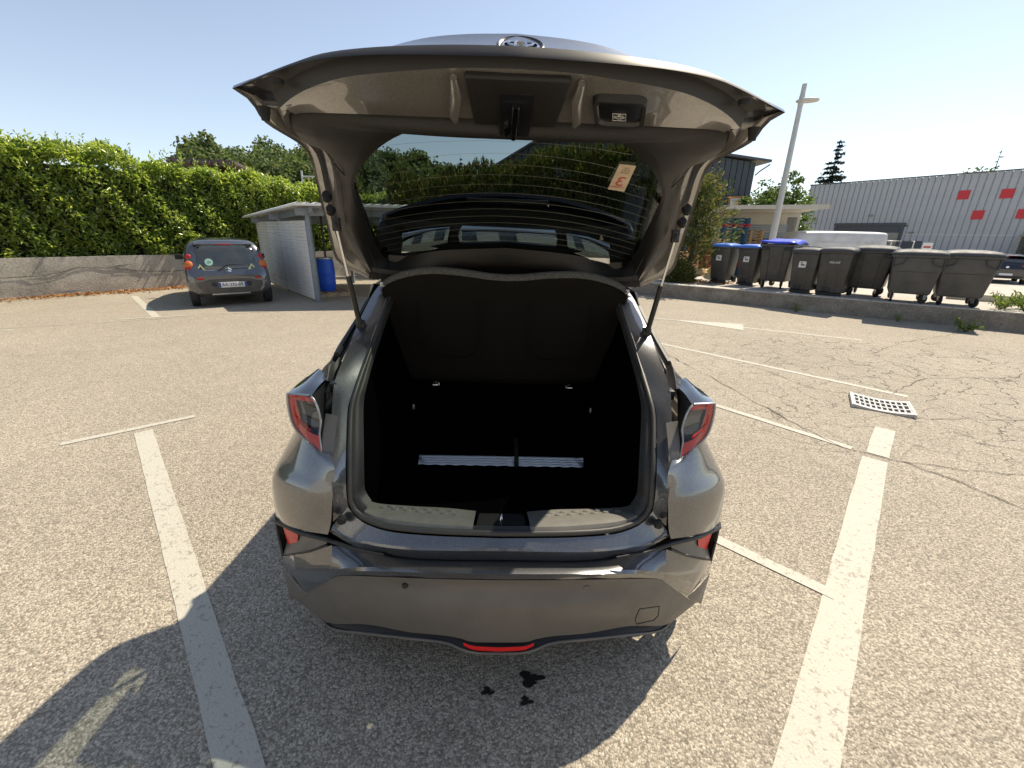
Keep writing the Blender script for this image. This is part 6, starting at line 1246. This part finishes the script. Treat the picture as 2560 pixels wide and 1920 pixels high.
for k in range(20):
    if pe is None: e = MB(); e.prism([(0, 0), (-.06, .02), (-.06, wd_ - .04), (0, wd_ - .02)], .0, HH - .06); pe = e.build('end_panel', M['cladding'], WH)
    else: q = pe.copy(); COL.objects.link(q); q.parent = WH; q.location = (0, wd_ * k + .02, 0)
MB().box((LEN / 2, .0, HH), (LEN + .2, .22, .09)).build('parapet_trim', M['darkgrey'], WH, 30, .02)
MB().box((0, 4.5, HH), (.2, 9, .16)).build('parapet_trim', M['darkgrey'], WH, 30, .02)
for a, z, w in ((12.3, 5.33, .72), (14.84, 5.28, .74), (13.58, 3.73, .72), (16.15, 3.75, .74), (18.9, 5.25, .74), (17.6, 3.7, .74)):
    MB().box((a, -.055, z - GZ), (w, .03, .70)).build('red_square', M['redsq'], WH)
dr = empty('sectional_door', (3.25, -.04, 0)); dr.parent = WH
MB().box((2.85, -.03, 3.50), (5.9, .12, .24)).build('door_frame', M['darkgrey'], dr, 30, .02)
for x in (.12, 5.6): MB().box((x, -.03, 1.7), (.26, .12, 3.4)).build('door_frame', M['darkgrey'], dr, 30, .02)
MB().box((2.85, .02, 3.06), (5.3, .06, .62)).build('door_header', M['darkgrey'], dr)
for k in range(5): MB().box((2.85, -.008, .27 + .55 * k), (5.24, .05, .53)).build('door_section', M['doorleaf'], dr, 30, .01)
MB().box((4.6, -.06, 1.9), (.5, .04, .16)).build('door_notice', M['darkgrey'], dr)
d2 = empty('side_door', (9.85, -.05, 0)); d2.parent = WH; MB().box((0, 0, 1.02), (1.45, .06, 2.05)).build('door_leaf', M['darkgrey'], d2, 30, .02); MB().box((.55, -.05, 1.0), (.05, .05, .2)).build('handle', M['steel'], d2)
MB().box((18.2, -.055, 2.6), (18.2, .012, .03)).build('joint_line', M['sheet'], WH)
for a, z in ((6.14, 3.84), (9.61, 2.32)):
    q = MB().lathe([(0, -.05), (.16, -.05), (.22, 0), (.17, .06), (0, .07)], 16).build('wall_lamp', M['doorleaf'], WH, 40); q.location = (a, -.14, z - GZ); q.scale = (1, .8, .8)
MB().box((.05, -.12, 4.46 - GZ), (.22, .16, .30)).build('floodlight', M['ink'], WH, 30, .02)
MB().box((9.1, -.06, 3.35), (.20, .10, .08)).build('camera', M['ink'], WH)
# narrow glazed booth at the right
KB = empty('glazed_porch', (*(BA + BU * 16.7 - BN * 1.2), GZ), math.atan2(BU[1], BU[0]), label='pale framed glazed porch against the ribbed warehouse wall', cat='porch')
for x in (0, 1.0, 2.0): MB().box((x, 0, 1.3), (.12, .12, 2.6)).build('mullion', M['doorleaf'], KB, 30, .01)
MB().box((1.0, 0, 2.62), (2.2, .3, .12)).build('header', M['doorleaf'], KB, 30, .01); MB().box((1.0, .6, 2.66), (2.2, 1.2, .06)).build('roof', M['doorleaf'], KB, 30, .01)
for x in (.5, 1.5): MB().box((x, .03, 1.3), (.86, .03, 2.4)).build('pane', M['dglass'], KB)
MB().box((.72, -.10, 2.3), (.45, .08, .22)).build('small_sign', M['stickred'], KB, 30, .01); MB().box((.18, -.12, .9), (.24, .12, .5)).build('letter_box', M['ink'], KB, 30, .02)

# ================================================================ flat canopy, loading bay and pallets
LB = empty('loading_bay', (10.9, 24.0, -.3), R(-14), label='low loading bay with a thin flat canopy and a half open shutter', cat='building')
M['paleconc'] = plaster('pale_concrete', (.40, .38, .33), (.48, .46, .40), (.54, .52, .46), 1.5, .2, 20); M['bluegrey'] = simple('blue_grey_panel', (.22, .25, .28), .55)
MB().hexa([(-.2, -.8, 3.36), (4.4, -1.0, 3.36), (4.6, 4.0, 3.3), (-.2, 4.0, 3.3), (-.2, -.8, 3.46), (4.4, -1.0, 3.50), (4.6, 4.0, 3.42), (-.2, 4.0, 3.42)]).build('canopy', M['paleconc'], LB, 30, .01)
MB().hexa([(-.25, -.86, 3.30), (4.45, -1.06, 3.30), (4.45, -1.0, 3.30), (-.25, -.8, 3.30), (-.25, -.86, 3.47), (4.45, -1.06, 3.51), (4.45, -1.0, 3.51), (-.25, -.8, 3.47)]).build('fascia', M['paleconc'], LB)
MB().box((.2, 3.3, 1.6), (2.0, .2, 3.3)).build('wall', M['paleconc'], LB); MB().box((2.9, 3.3, 2.75), (3.6, .2, 1.1)).build('lintel', M['paleconc'], LB); MB().box((4.3, 3.3, 1.5), (.5, .2, 3.2)).build('pier', M['bluegrey'], LB)
for k in range(6): MB().box((2.75, 3.22, 1.98 + .13 * k), (2.8, .05, .12)).build('shutter_slat', M['bluegrey'], LB, 30, .01)
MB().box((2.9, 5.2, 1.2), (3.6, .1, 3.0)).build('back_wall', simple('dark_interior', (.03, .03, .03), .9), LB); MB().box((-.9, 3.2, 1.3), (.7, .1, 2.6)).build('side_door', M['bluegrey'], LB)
for x in (1.15, 4.55): MB().box((x, 4.3, 1.6), (.1, 2.0, 3.3)).build('side_wall', M['bluegrey'], LB)
M['pblue'] = simple('blue_pallet_paint', (.022, .09, .15), .7, var=.35, vscale=9); M['pred'] = simple('red_pallet_paint', (.42, .03, .04), .7, var=.3, vscale=9); M['pwood'] = simple('raw_pallet_wood', (.42, .27, .14), .8, var=.3, vscale=9)
def make_pallet(mat, w=1.2, d=1.0):
    m = MB()
    for k in range(5): m.box((-w / 2 + .05 + (w - .1) * k / 4, 0, .133), (.10, d, .022))
    for k in range(3): m.box((0, (-.5 + .5 * k) * (d - .1), .112), (w, .10, .02)); 
    for k in range(3):
        m.box((0, (-.5 + .5 * k) * (d - .1), .011), (w, .10, .022))
        for j in range(3): m.box(((-.5 + .5 * j) * (w - .12), (-.5 + .5 * k) * (d - .1), .062), (.12, .10, .08))
    o = m.build('pallet', mat); bpy.data.objects.remove(o, do_unlink=False) if False else None; return o
protos = {}
def pallet(x, y, z, rz, mt, label, group):
    if mt not in protos: protos[mt] = o = make_pallet(M[mt])
    else: o = protos[mt].copy(); COL.objects.link(o)
    if z < -.1 and abs(z - round(z, 2)) < 1e-6: label = label.replace(' pallet', ' pallet lying lowest', 1)
    o.location = (x, y, z); o.rotation_euler = (0, 0, rz); tag(o, label, 'pallet', group); return o
cols = 'bbrbbbbbbbbbbbrrb'
for k in range(20):
    c = 'pred' if k in (3, 4, 5, 17) else 'pblue'
    pallet(11.75 + random.uniform(-.03, .03), 24.2, -.30 + .146 * k, -.25 + random.uniform(-.05, .05), c, {'pred': 'red painted pallet in the tall stack under the canopy', 'pblue': 'dark blue pallet in the tall stack under the canopy'}[c], 'pallets in the tall stack under the canopy')
for k in range(16): pallet(12.75, 24.55, -.30 + .146 * k, -.2 + random.uniform(-.04, .04), 'pwood' if k > 2 else 'pred', 'raw wooden pallet in the stack beside the tall blue stack' if k > 2 else 'red pallet at the bottom of the raw wooden stack', 'pallets beside the tall stack')
for k in range(11): 
    c = 'pred' if k > 1 else 'pblue'; pallet(9.6, 22.6, -.25 + .146 * k, .1 + random.uniform(-.05, .05), c, 'red pallet in the short stack in front of the bay' if k > 1 else 'blue pallet at the foot of the short red stack', 'pallets in the short red stack')
for k in range(8): pallet(8.3, 21.8, -.2 + .146 * k, .05 + random.uniform(-.05, .05), 'pwood', 'raw wooden pallet in the low stack behind the conifer bush', 'pallets in the low wooden stack')
M['card'] = simple('cardboard', (.45, .32, .18), .8, var=.1)
MB().box((0, 0, .32), (.62, .05, .62)).build('cardboard_sheet', M['card'], None, 30, .01); q = bpy.data.objects['cardboard_sheet']; q.location = (10.35, 22.3, .95); q.rotation_euler = (.1, 0, -.1); tag(q, 'flat cardboard panel leaning against the red pallets', 'cardboard')
# trampled cardboard and litter at the corner of the low wall
def crumple(name, loc, w, d, seed, mat, label, cat, h=.12, rz=0):
    rg = np.random.default_rng(seed); n = 12; V = []; F = []
    for j in range(n + 1):
        for i in range(n + 1): V.append((w * (i / n - .5) + rg.normal(0, .012), d * (j / n - .5) + rg.normal(0, .012), h * (.5 + .5 * math.sin(i * .7 + seed) * math.cos(j * .8)) + rg.normal(0, .012)))
    for j in range(n):
        for i in range(n): F.append((j * (n + 1) + i, j * (n + 1) + i + 1, (j + 1) * (n + 1) + i + 1, (j + 1) * (n + 1) + i))
    o = mesh(name, V, F, mat, None, 30); o.location = loc; o.rotation_euler = (R(28), 0, rz); tag(o, label, cat); return o
M['ochre'] = simple('weathered_card', (.62, .46, .24), .8, var=.2, vscale=5)
crumple('crumpled_cardboard', (5.75, 13.75, .55), 1.0, .55, 3, M['ochre'], 'crumpled tan cardboard sheet on the ground beside the first bin', 'cardboard', .16, ang)
MB().box((0, 0, .13), (.26, .22, .26)).build('small_box', M['sticker'], None, 30, .01); q = bpy.data.objects['small_box']; q.location = (5.15, 13.75, .36); q.rotation_euler = (.15, .1, .4); tag(q, 'small pale box lying beside the crumpled cardboard', 'box')
n = 500; rg = np.random.default_rng(4); C = np.column_stack([rg.normal(5.75, .5, n), rg.normal(13.2, .28, n), rg.uniform(.365, .42, n)]); A = rnd(n); A[:, 2] *= .2; L = rg.uniform(.05, .11, n)
tag(leaf_mesh('dry_litter', C, unit(A), unit(rnd(n) * .4 + [0, 0, 1]), L, L * .3, M['deadleaf'], None), 'dry brown litter on the ground by the crumpled cardboard', 'litter', kind='stuff')

# ================================================================ white van behind the bins
M['vanwhite'] = simple('van_white', (.60, .60, .61), .3, coat=.6, dirt=(.46, .45, .43), vscale=2.5)
VN = empty('white_van', (15.9, 23.4, -.28), R(82), label='white panel van parked behind the wheeled bins', cat='van')
vs = [(-2.6, [(.80, .35), (.92, .5), (.95, 1.0), (.93, 1.6), (.86, 2.1), (.72, 2.24), (.4, 2.28), (0, 2.29)]), (-2.0, [(.85, .33), (.95, .5), (.97, 1.0), (.95, 1.6), (.88, 2.12), (.74, 2.27), (.4, 2.31), (0, 2.32)]), (.9, [(.85, .33), (.95, .5), (.97, 1.0), (.95, 1.6), (.88, 2.12), (.74, 2.27), (.4, 2.31), (0, 2.32)]), (1.5, [(.85, .33), (.95, .5), (.97, 1.0), (.93, 1.5), (.82, 1.95), (.66, 2.12), (.4, 2.17), (0, 2.19)]), (2.1, [(.85, .33), (.95, .5), (.96, .9), (.92, 1.2), (.82, 1.38), (.66, 1.46), (.4, 1.5), (0, 1.52)]), (2.6, [(.8, .33), (.9, .45), (.9, .75), (.86, .95), (.76, 1.06), (.6, 1.12), (.4, 1.14), (0, 1.15)]), (2.75, [(.5, .35), (.6, .42), (.62, .6), (.58, .75), (.5, .82), (.4, .86), (.2, .88), (0, .88)])]
section_shell('body', vs, M['vanwhite'], VN, 30, 4)
fv = [(x, -2.6, z) for x, z in vs[0][1]] + [(-x, -2.6, z) for x, z in vs[0][1][::-1][1:]]; mesh('rear_doors', fv, [tuple(range(len(fv)))], M['vanwhite'], VN)
for s in (1, -1):
    for y in (-1.7, 1.75): auto_wheel(VN, .86 * s, y, .33, .2, s, M['steel'])
    MB().hexa([(.962 * s, .3, 1.55), (.975 * s, .3, 1.25), (.972 * s, 1.5, 1.25), (.955 * s, 1.3, 1.6), (.93 * s, .3, 1.55), (.94 * s, .3, 1.25), (.94 * s, 1.5, 1.25), (.92 * s, 1.3, 1.6)]).build('cab_window', M['dglass'], VN); MB().box((.975 * s, -.9, 1.78), (.01, 3.0, .03)).build('body_crease', M['vanwhite'], VN)
for k in range(7): pass
# ================================================================ dark estate car at the right
M['navy'] = paintmat('dark_navy_paint', (.012, .014, .022))
VW = empty('dark_car', (25.6, 23.0, -.42), R(-42), label='dark blue hatchback with red tail lamps behind the last bin', cat='car')
vs = [(-.70, [(.60, .32), (.78, .40), (.82, .55), (.80, .68), (.74, .74), (.6, .76), (.3, .77), (0, .77)]), (-.64, [(.66, .28), (.83, .40), (.86, .60), (.85, .78), (.80, .90), (.66, .94), (.3, .95), (0, .95)]), (-.48, [(.68, .26), (.85, .40), (.875, .62), (.87, .84), (.82, .98), (.70, 1.08), (.3, 1.10), (0, 1.10)]), (-.15, [(.7, .25), (.87, .40), (.885, .64), (.88, .88), (.83, 1.02), (.66, 1.34), (.3, 1.40), (0, 1.41)]), (.6, [(.7, .25), (.87, .40), (.885, .64), (.88, .9), (.83, 1.03), (.62, 1.42), (.3, 1.475), (0, 1.48)]), (1.8, [(.7, .25), (.87, .40), (.885, .64), (.88, .9), (.83, 1.02), (.60, 1.40), (.3, 1.45), (0, 1.455)]), (2.6, [(.7, .25), (.87, .40), (.885, .64), (.86, .86), (.80, .96), (.66, 1.0), (.3, 1.02), (0, 1.03)]), (3.5, [(.6, .28), (.7, .40), (.72, .55), (.68, .66), (.6, .72), (.5, .74), (.3, .75), (0, .75)])]
section_shell('body', vs, M['navy'], VW, 30, 4)
fv = [(x, -.70, z) for x, z in vs[0][1]] + [(-x, -.70, z) for x, z in vs[0][1][::-1][1:]]; mesh('rear_face', fv, [tuple(range(len(fv)))], M['navy'], VW)
grid('rear_screen', [[(.68, -.50, 1.09), (.3, -.515, 1.10), (0, -.52, 1.10)], [(.66, -.34, 1.22), (.3, -.36, 1.25), (0, -.365, 1.255)], [(.60, -.17, 1.33), (.3, -.19, 1.375), (0, -.195, 1.38)]], 10, 3, M['dglass'], VW, half=True, smooth=60)
MB().box((0, -.21, 1.425), (1.1, .24, .03)).build('roof_spoiler', M['navy'], VW, 40, .01); MB().box((0, -.325, 1.42), (.4, .015, .02)).build('brake_lamp', M['redc'], VW)
for s in (1, -1):
    MB().hexa([(.42 * s, -.672, .82), (.84 * s, -.60, .82), (.86 * s, -.5, .84), (.44 * s, -.62, .82), (.46 * s, -.655, .955), (.80 * s, -.60, .965), (.85 * s, -.48, .965), (.46 * s, -.60, .955)]).build('tail_lamp', M['redc'], VW, 40, .02)
    for y in (0, 2.55): auto_wheel(VW, .78 * s, y, .31, .2, s, M['steel'])
MB().lathe([(0, -.012), (.045, -.012), (.058, -.004), (.06, .01)], 20, axis='Y').build('badge', M['chrome'], VW, 40).location = (0, -.67, .88)
pt = MB().box((0, -.715, .52), (.52, .012, .11)).build('number_plate', M['plate'], VW, 30, .006); MB().box((-.235, -.724, .52), (.04, .004, .10)).build('plate_band', M['euroblue'], pt)
grid('bumper_cladding', [[(.80, -.69, .46), (.5, -.712, .46), (0, -.72, .46)], [(.78, -.68, .33), (.5, -.70, .32), (0, -.705, .32)]], 10, 2, M['black'], VW, half=True)
# small dry hedge below it
dh = empty('dry_ground_cover', rw(9.0, 2.6, .30), label='patch of dry brown ground cover in front of the dark hatchback', cat='plant'); n = 1500; rg = np.random.default_rng(6)
C = np.column_stack([rg.normal(0, .9, n), rg.normal(0, .35, n), np.abs(rg.normal(0, .12, n))]); C = C @ np.array([[RU[0], RU[1], 0], [RN[0], RN[1], 0], [0, 0, 1]]); L = rg.uniform(.06, .13, n); leaf_mesh('foliage', C, rnd(n), rnd(n), L, L * .4, M['deadleaf'], dh)
# low stone edging in front of it, blocks
M['stoneblk'] = plaster('pale_stone', (.42, .37, .28), (.52, .47, .37), (.60, .55, .45), 5, .4, 30)
se = empty('stone_edging', rw(5.5, 2.3, .28), ang, label='low edging of pale stone blocks behind the last bins', cat='edging')
for k in range(16): MB().box((.42 * k + random.uniform(-.01, .01), random.uniform(-.015, .015), .10), (.40, .22, .22 + random.uniform(-.02, .02))).build('stone_block', M['stoneblk'], se, 30, .02)
# white gate frame and small notice by the van
gf = empty('pipe_gate', (19.3, 23.0, -.33), R(-25), label='pale tubular gate frame standing beside the van', cat='gate'); MB().tube([(-.9, 0, 0), (-.9, 0, 1.95), (.0, 0, 1.95)], .03, 8).build('pipe_frame', M['vanwhite'], gf, 50); MB().tube([(0, 0, 0), (0, 0, 1.95), (.9, 0, 1.95), (.9, 0, 0)], .03, 8).build('pipe_frame', M['vanwhite'], gf, 50)
ns_ = empty('small_notice', (19.9, 21.6, -.33), R(-40), label='small white and red notice on a thin post behind the ribbed bin', cat='sign'); MB().tube([(0, 0, 0), (0, 0, 1.9)], .02, 6).build('post', M['steel'], ns_, 50); MB().box((0, -.03, 1.72), (.36, .02, .36)).build('board', M['sticker'], ns_); MB().box((0, -.045, 1.70), (.26, .01, .08)).build('print', M['stickred'], ns_)

# ================================================================ dark barn behind the cypress hedge
M['slate'] = simple('slate_cladding', (.055, .068, .082), .5, var=.06, vscale=.8); M['orange'] = simple('orange_paint', (.55, .20, .05), .6)
BN_ = empty('dark_barn', (-3.2, 35, -.5), label='large dark blue-grey ribbed barn behind the cypress hedge', cat='barn')
rl_ = lambda x: float(np.interp(x, [0, 4.7, 9.6, 20.9], [5.75, 8.45, 8.75, 7.35]))
n = 46; w = 20.9 / n
for k in range(n):
    x0, x1 = w * k, w * (k + 1); MB().hexa([(x0 + .03, -.05, 0), (x1 - .03, -.05, 0), (x1, .06, 0), (x0, .06, 0), (x0 + .03, -.05, rl_(x0)), (x1 - .03, -.05, rl_(x1)), (x1, .06, rl_(x1)), (x0, .06, rl_(x0))]).build('cladding_panel', M['slate'], BN_)
ks = [0, 4.7, 9.6, 20.9]; V = [(x, .07, 0) for x in (0, 20.9)] 
m = MB(); m.prism([(0, 0), (20.9, 0)] + [(x, rl_(x) - .02) for x in ks[::-1]], .07, 14, 'Y'); m.build('core', M['slate'], BN_)
for a, b in zip(ks, ks[1:]): MB().hexa([(a - .1, -.45, rl_(a)), (b + (.9 if b > 20 else .0), -.45, rl_(b)), (b + (.9 if b > 20 else .0), 14.3, rl_(b)), (a - .1, 14.3, rl_(a)), (a - .1, -.45, rl_(a) + .16), (b + (.9 if b > 20 else .0), -.45, rl_(b) + .16), (b + (.9 if b > 20 else .0), 14.3, rl_(b) + .16), (a - .1, 14.3, rl_(a) + .16)]).build('roof_slab', M['darkgrey'], BN_)
MB().tube([(21.75, -.4, 7.2), (21.2, -.1, 6.75), (20.95, -.1, 6.5)], .05, 6).build('downpipe', M['darkgrey'], BN_)
ow = empty('window', (19.9, -.08, 4.45)); ow.parent = BN_
for x, z, sx, sz in ((0, .55, 1.2, .12), (0, -.55, 1.2, .12), (-.55, 0, .12, 1.0), (.55, 0, .12, 1.0)): MB().box((x, -.03, z), (sx, .1, sz)).build('frame', M['orange'], ow)
MB().box((-.02, 0, 0), (.98, .05, .98)).build('pane', M['sticker'], ow); MB().box((.05, -.03, -.05), (.42, .05, .86)).build('shutter', M['ochre'], ow)
MB().box((9.2, -.09, 5.6), (1.4, .06, .9)).build('orange_panel', M['orange'], BN_)

# ================================================================ tiled roof and lamp behind the laurel
HR = empty('tiled_house', (-17.8, 25.2, 1.36), R(-3), label='low house with a brown tiled roof edge behind the laurel hedge', cat='house'); M['tile'] = simple('brown_tile', (.10, .075, .065), .7, var=.3, vscale=6)
MB().box((.9, 2.2, 1.55), (2.4, 3.6, 3.1)).build('wall', M['paleconc'], HR)
MB().hexa([(-.6, -.35, 3.62), (3.1, -.35, 3.48), (2.2, 4.6, 3.2), (-.6, 4.6, 3.2), (-.6, -.35, 3.80), (3.1, -.35, 3.64), (2.2, 4.6, 3.3), (-.6, 4.6, 3.3)]).build('roof', M['tile'], HR)
for k in range(10): MB().box((-.42 + .36 * k, -.38, 3.58 - .013 * k), (.20, .2, .16)).build('rafter_end', M['tile'], HR, 30, .02)
FL = empty('far_lamp', (-14.6, 32, 0), label='far white street lamp with a short arm above the laurel hedge', cat='street lamp'); MB().tube([(0, 0, 0), (0, 0, 5.45)], [.09, .06], 8).build('post', M['vanwhite'], FL, 50); MB().box((.62, 0, 5.08), (1.1, .16, .10), 0).build('arm', M['vanwhite'], FL, 30, .03)
# ================================================================ unseen hall inferred from reflections, set close to bounce light onto the car
RB = empty('unseen_rear_hall', (-3, -11, 0), label='white rendered hall with dark doors across the car park', cat='building'); M['hallwhite'] = simple('hall_render', (.72, .72, .70), .7, var=.05)
for x, w in ((-9.5, 13), (1.2, 3.2), (9.6, 8.5)): MB().box((x, 0, 3.5), (w, .6, 7)).build('wall_bay', M['hallwhite'], RB)
MB().box((0, 4.0 * -1, 3.6), (28, 7, 7.1)).build('core', M['darkgrey'], RB); MB().box((0, -.1, 7.1), (28.4, 1.4, .3)).build('eaves', M['darkgrey'], RB)
for x in (-1.7, 4.1): MB().box((x, -.25, 3.2), (2.4, .1, 6.4)).build('door', M['darkgrey'], RB)
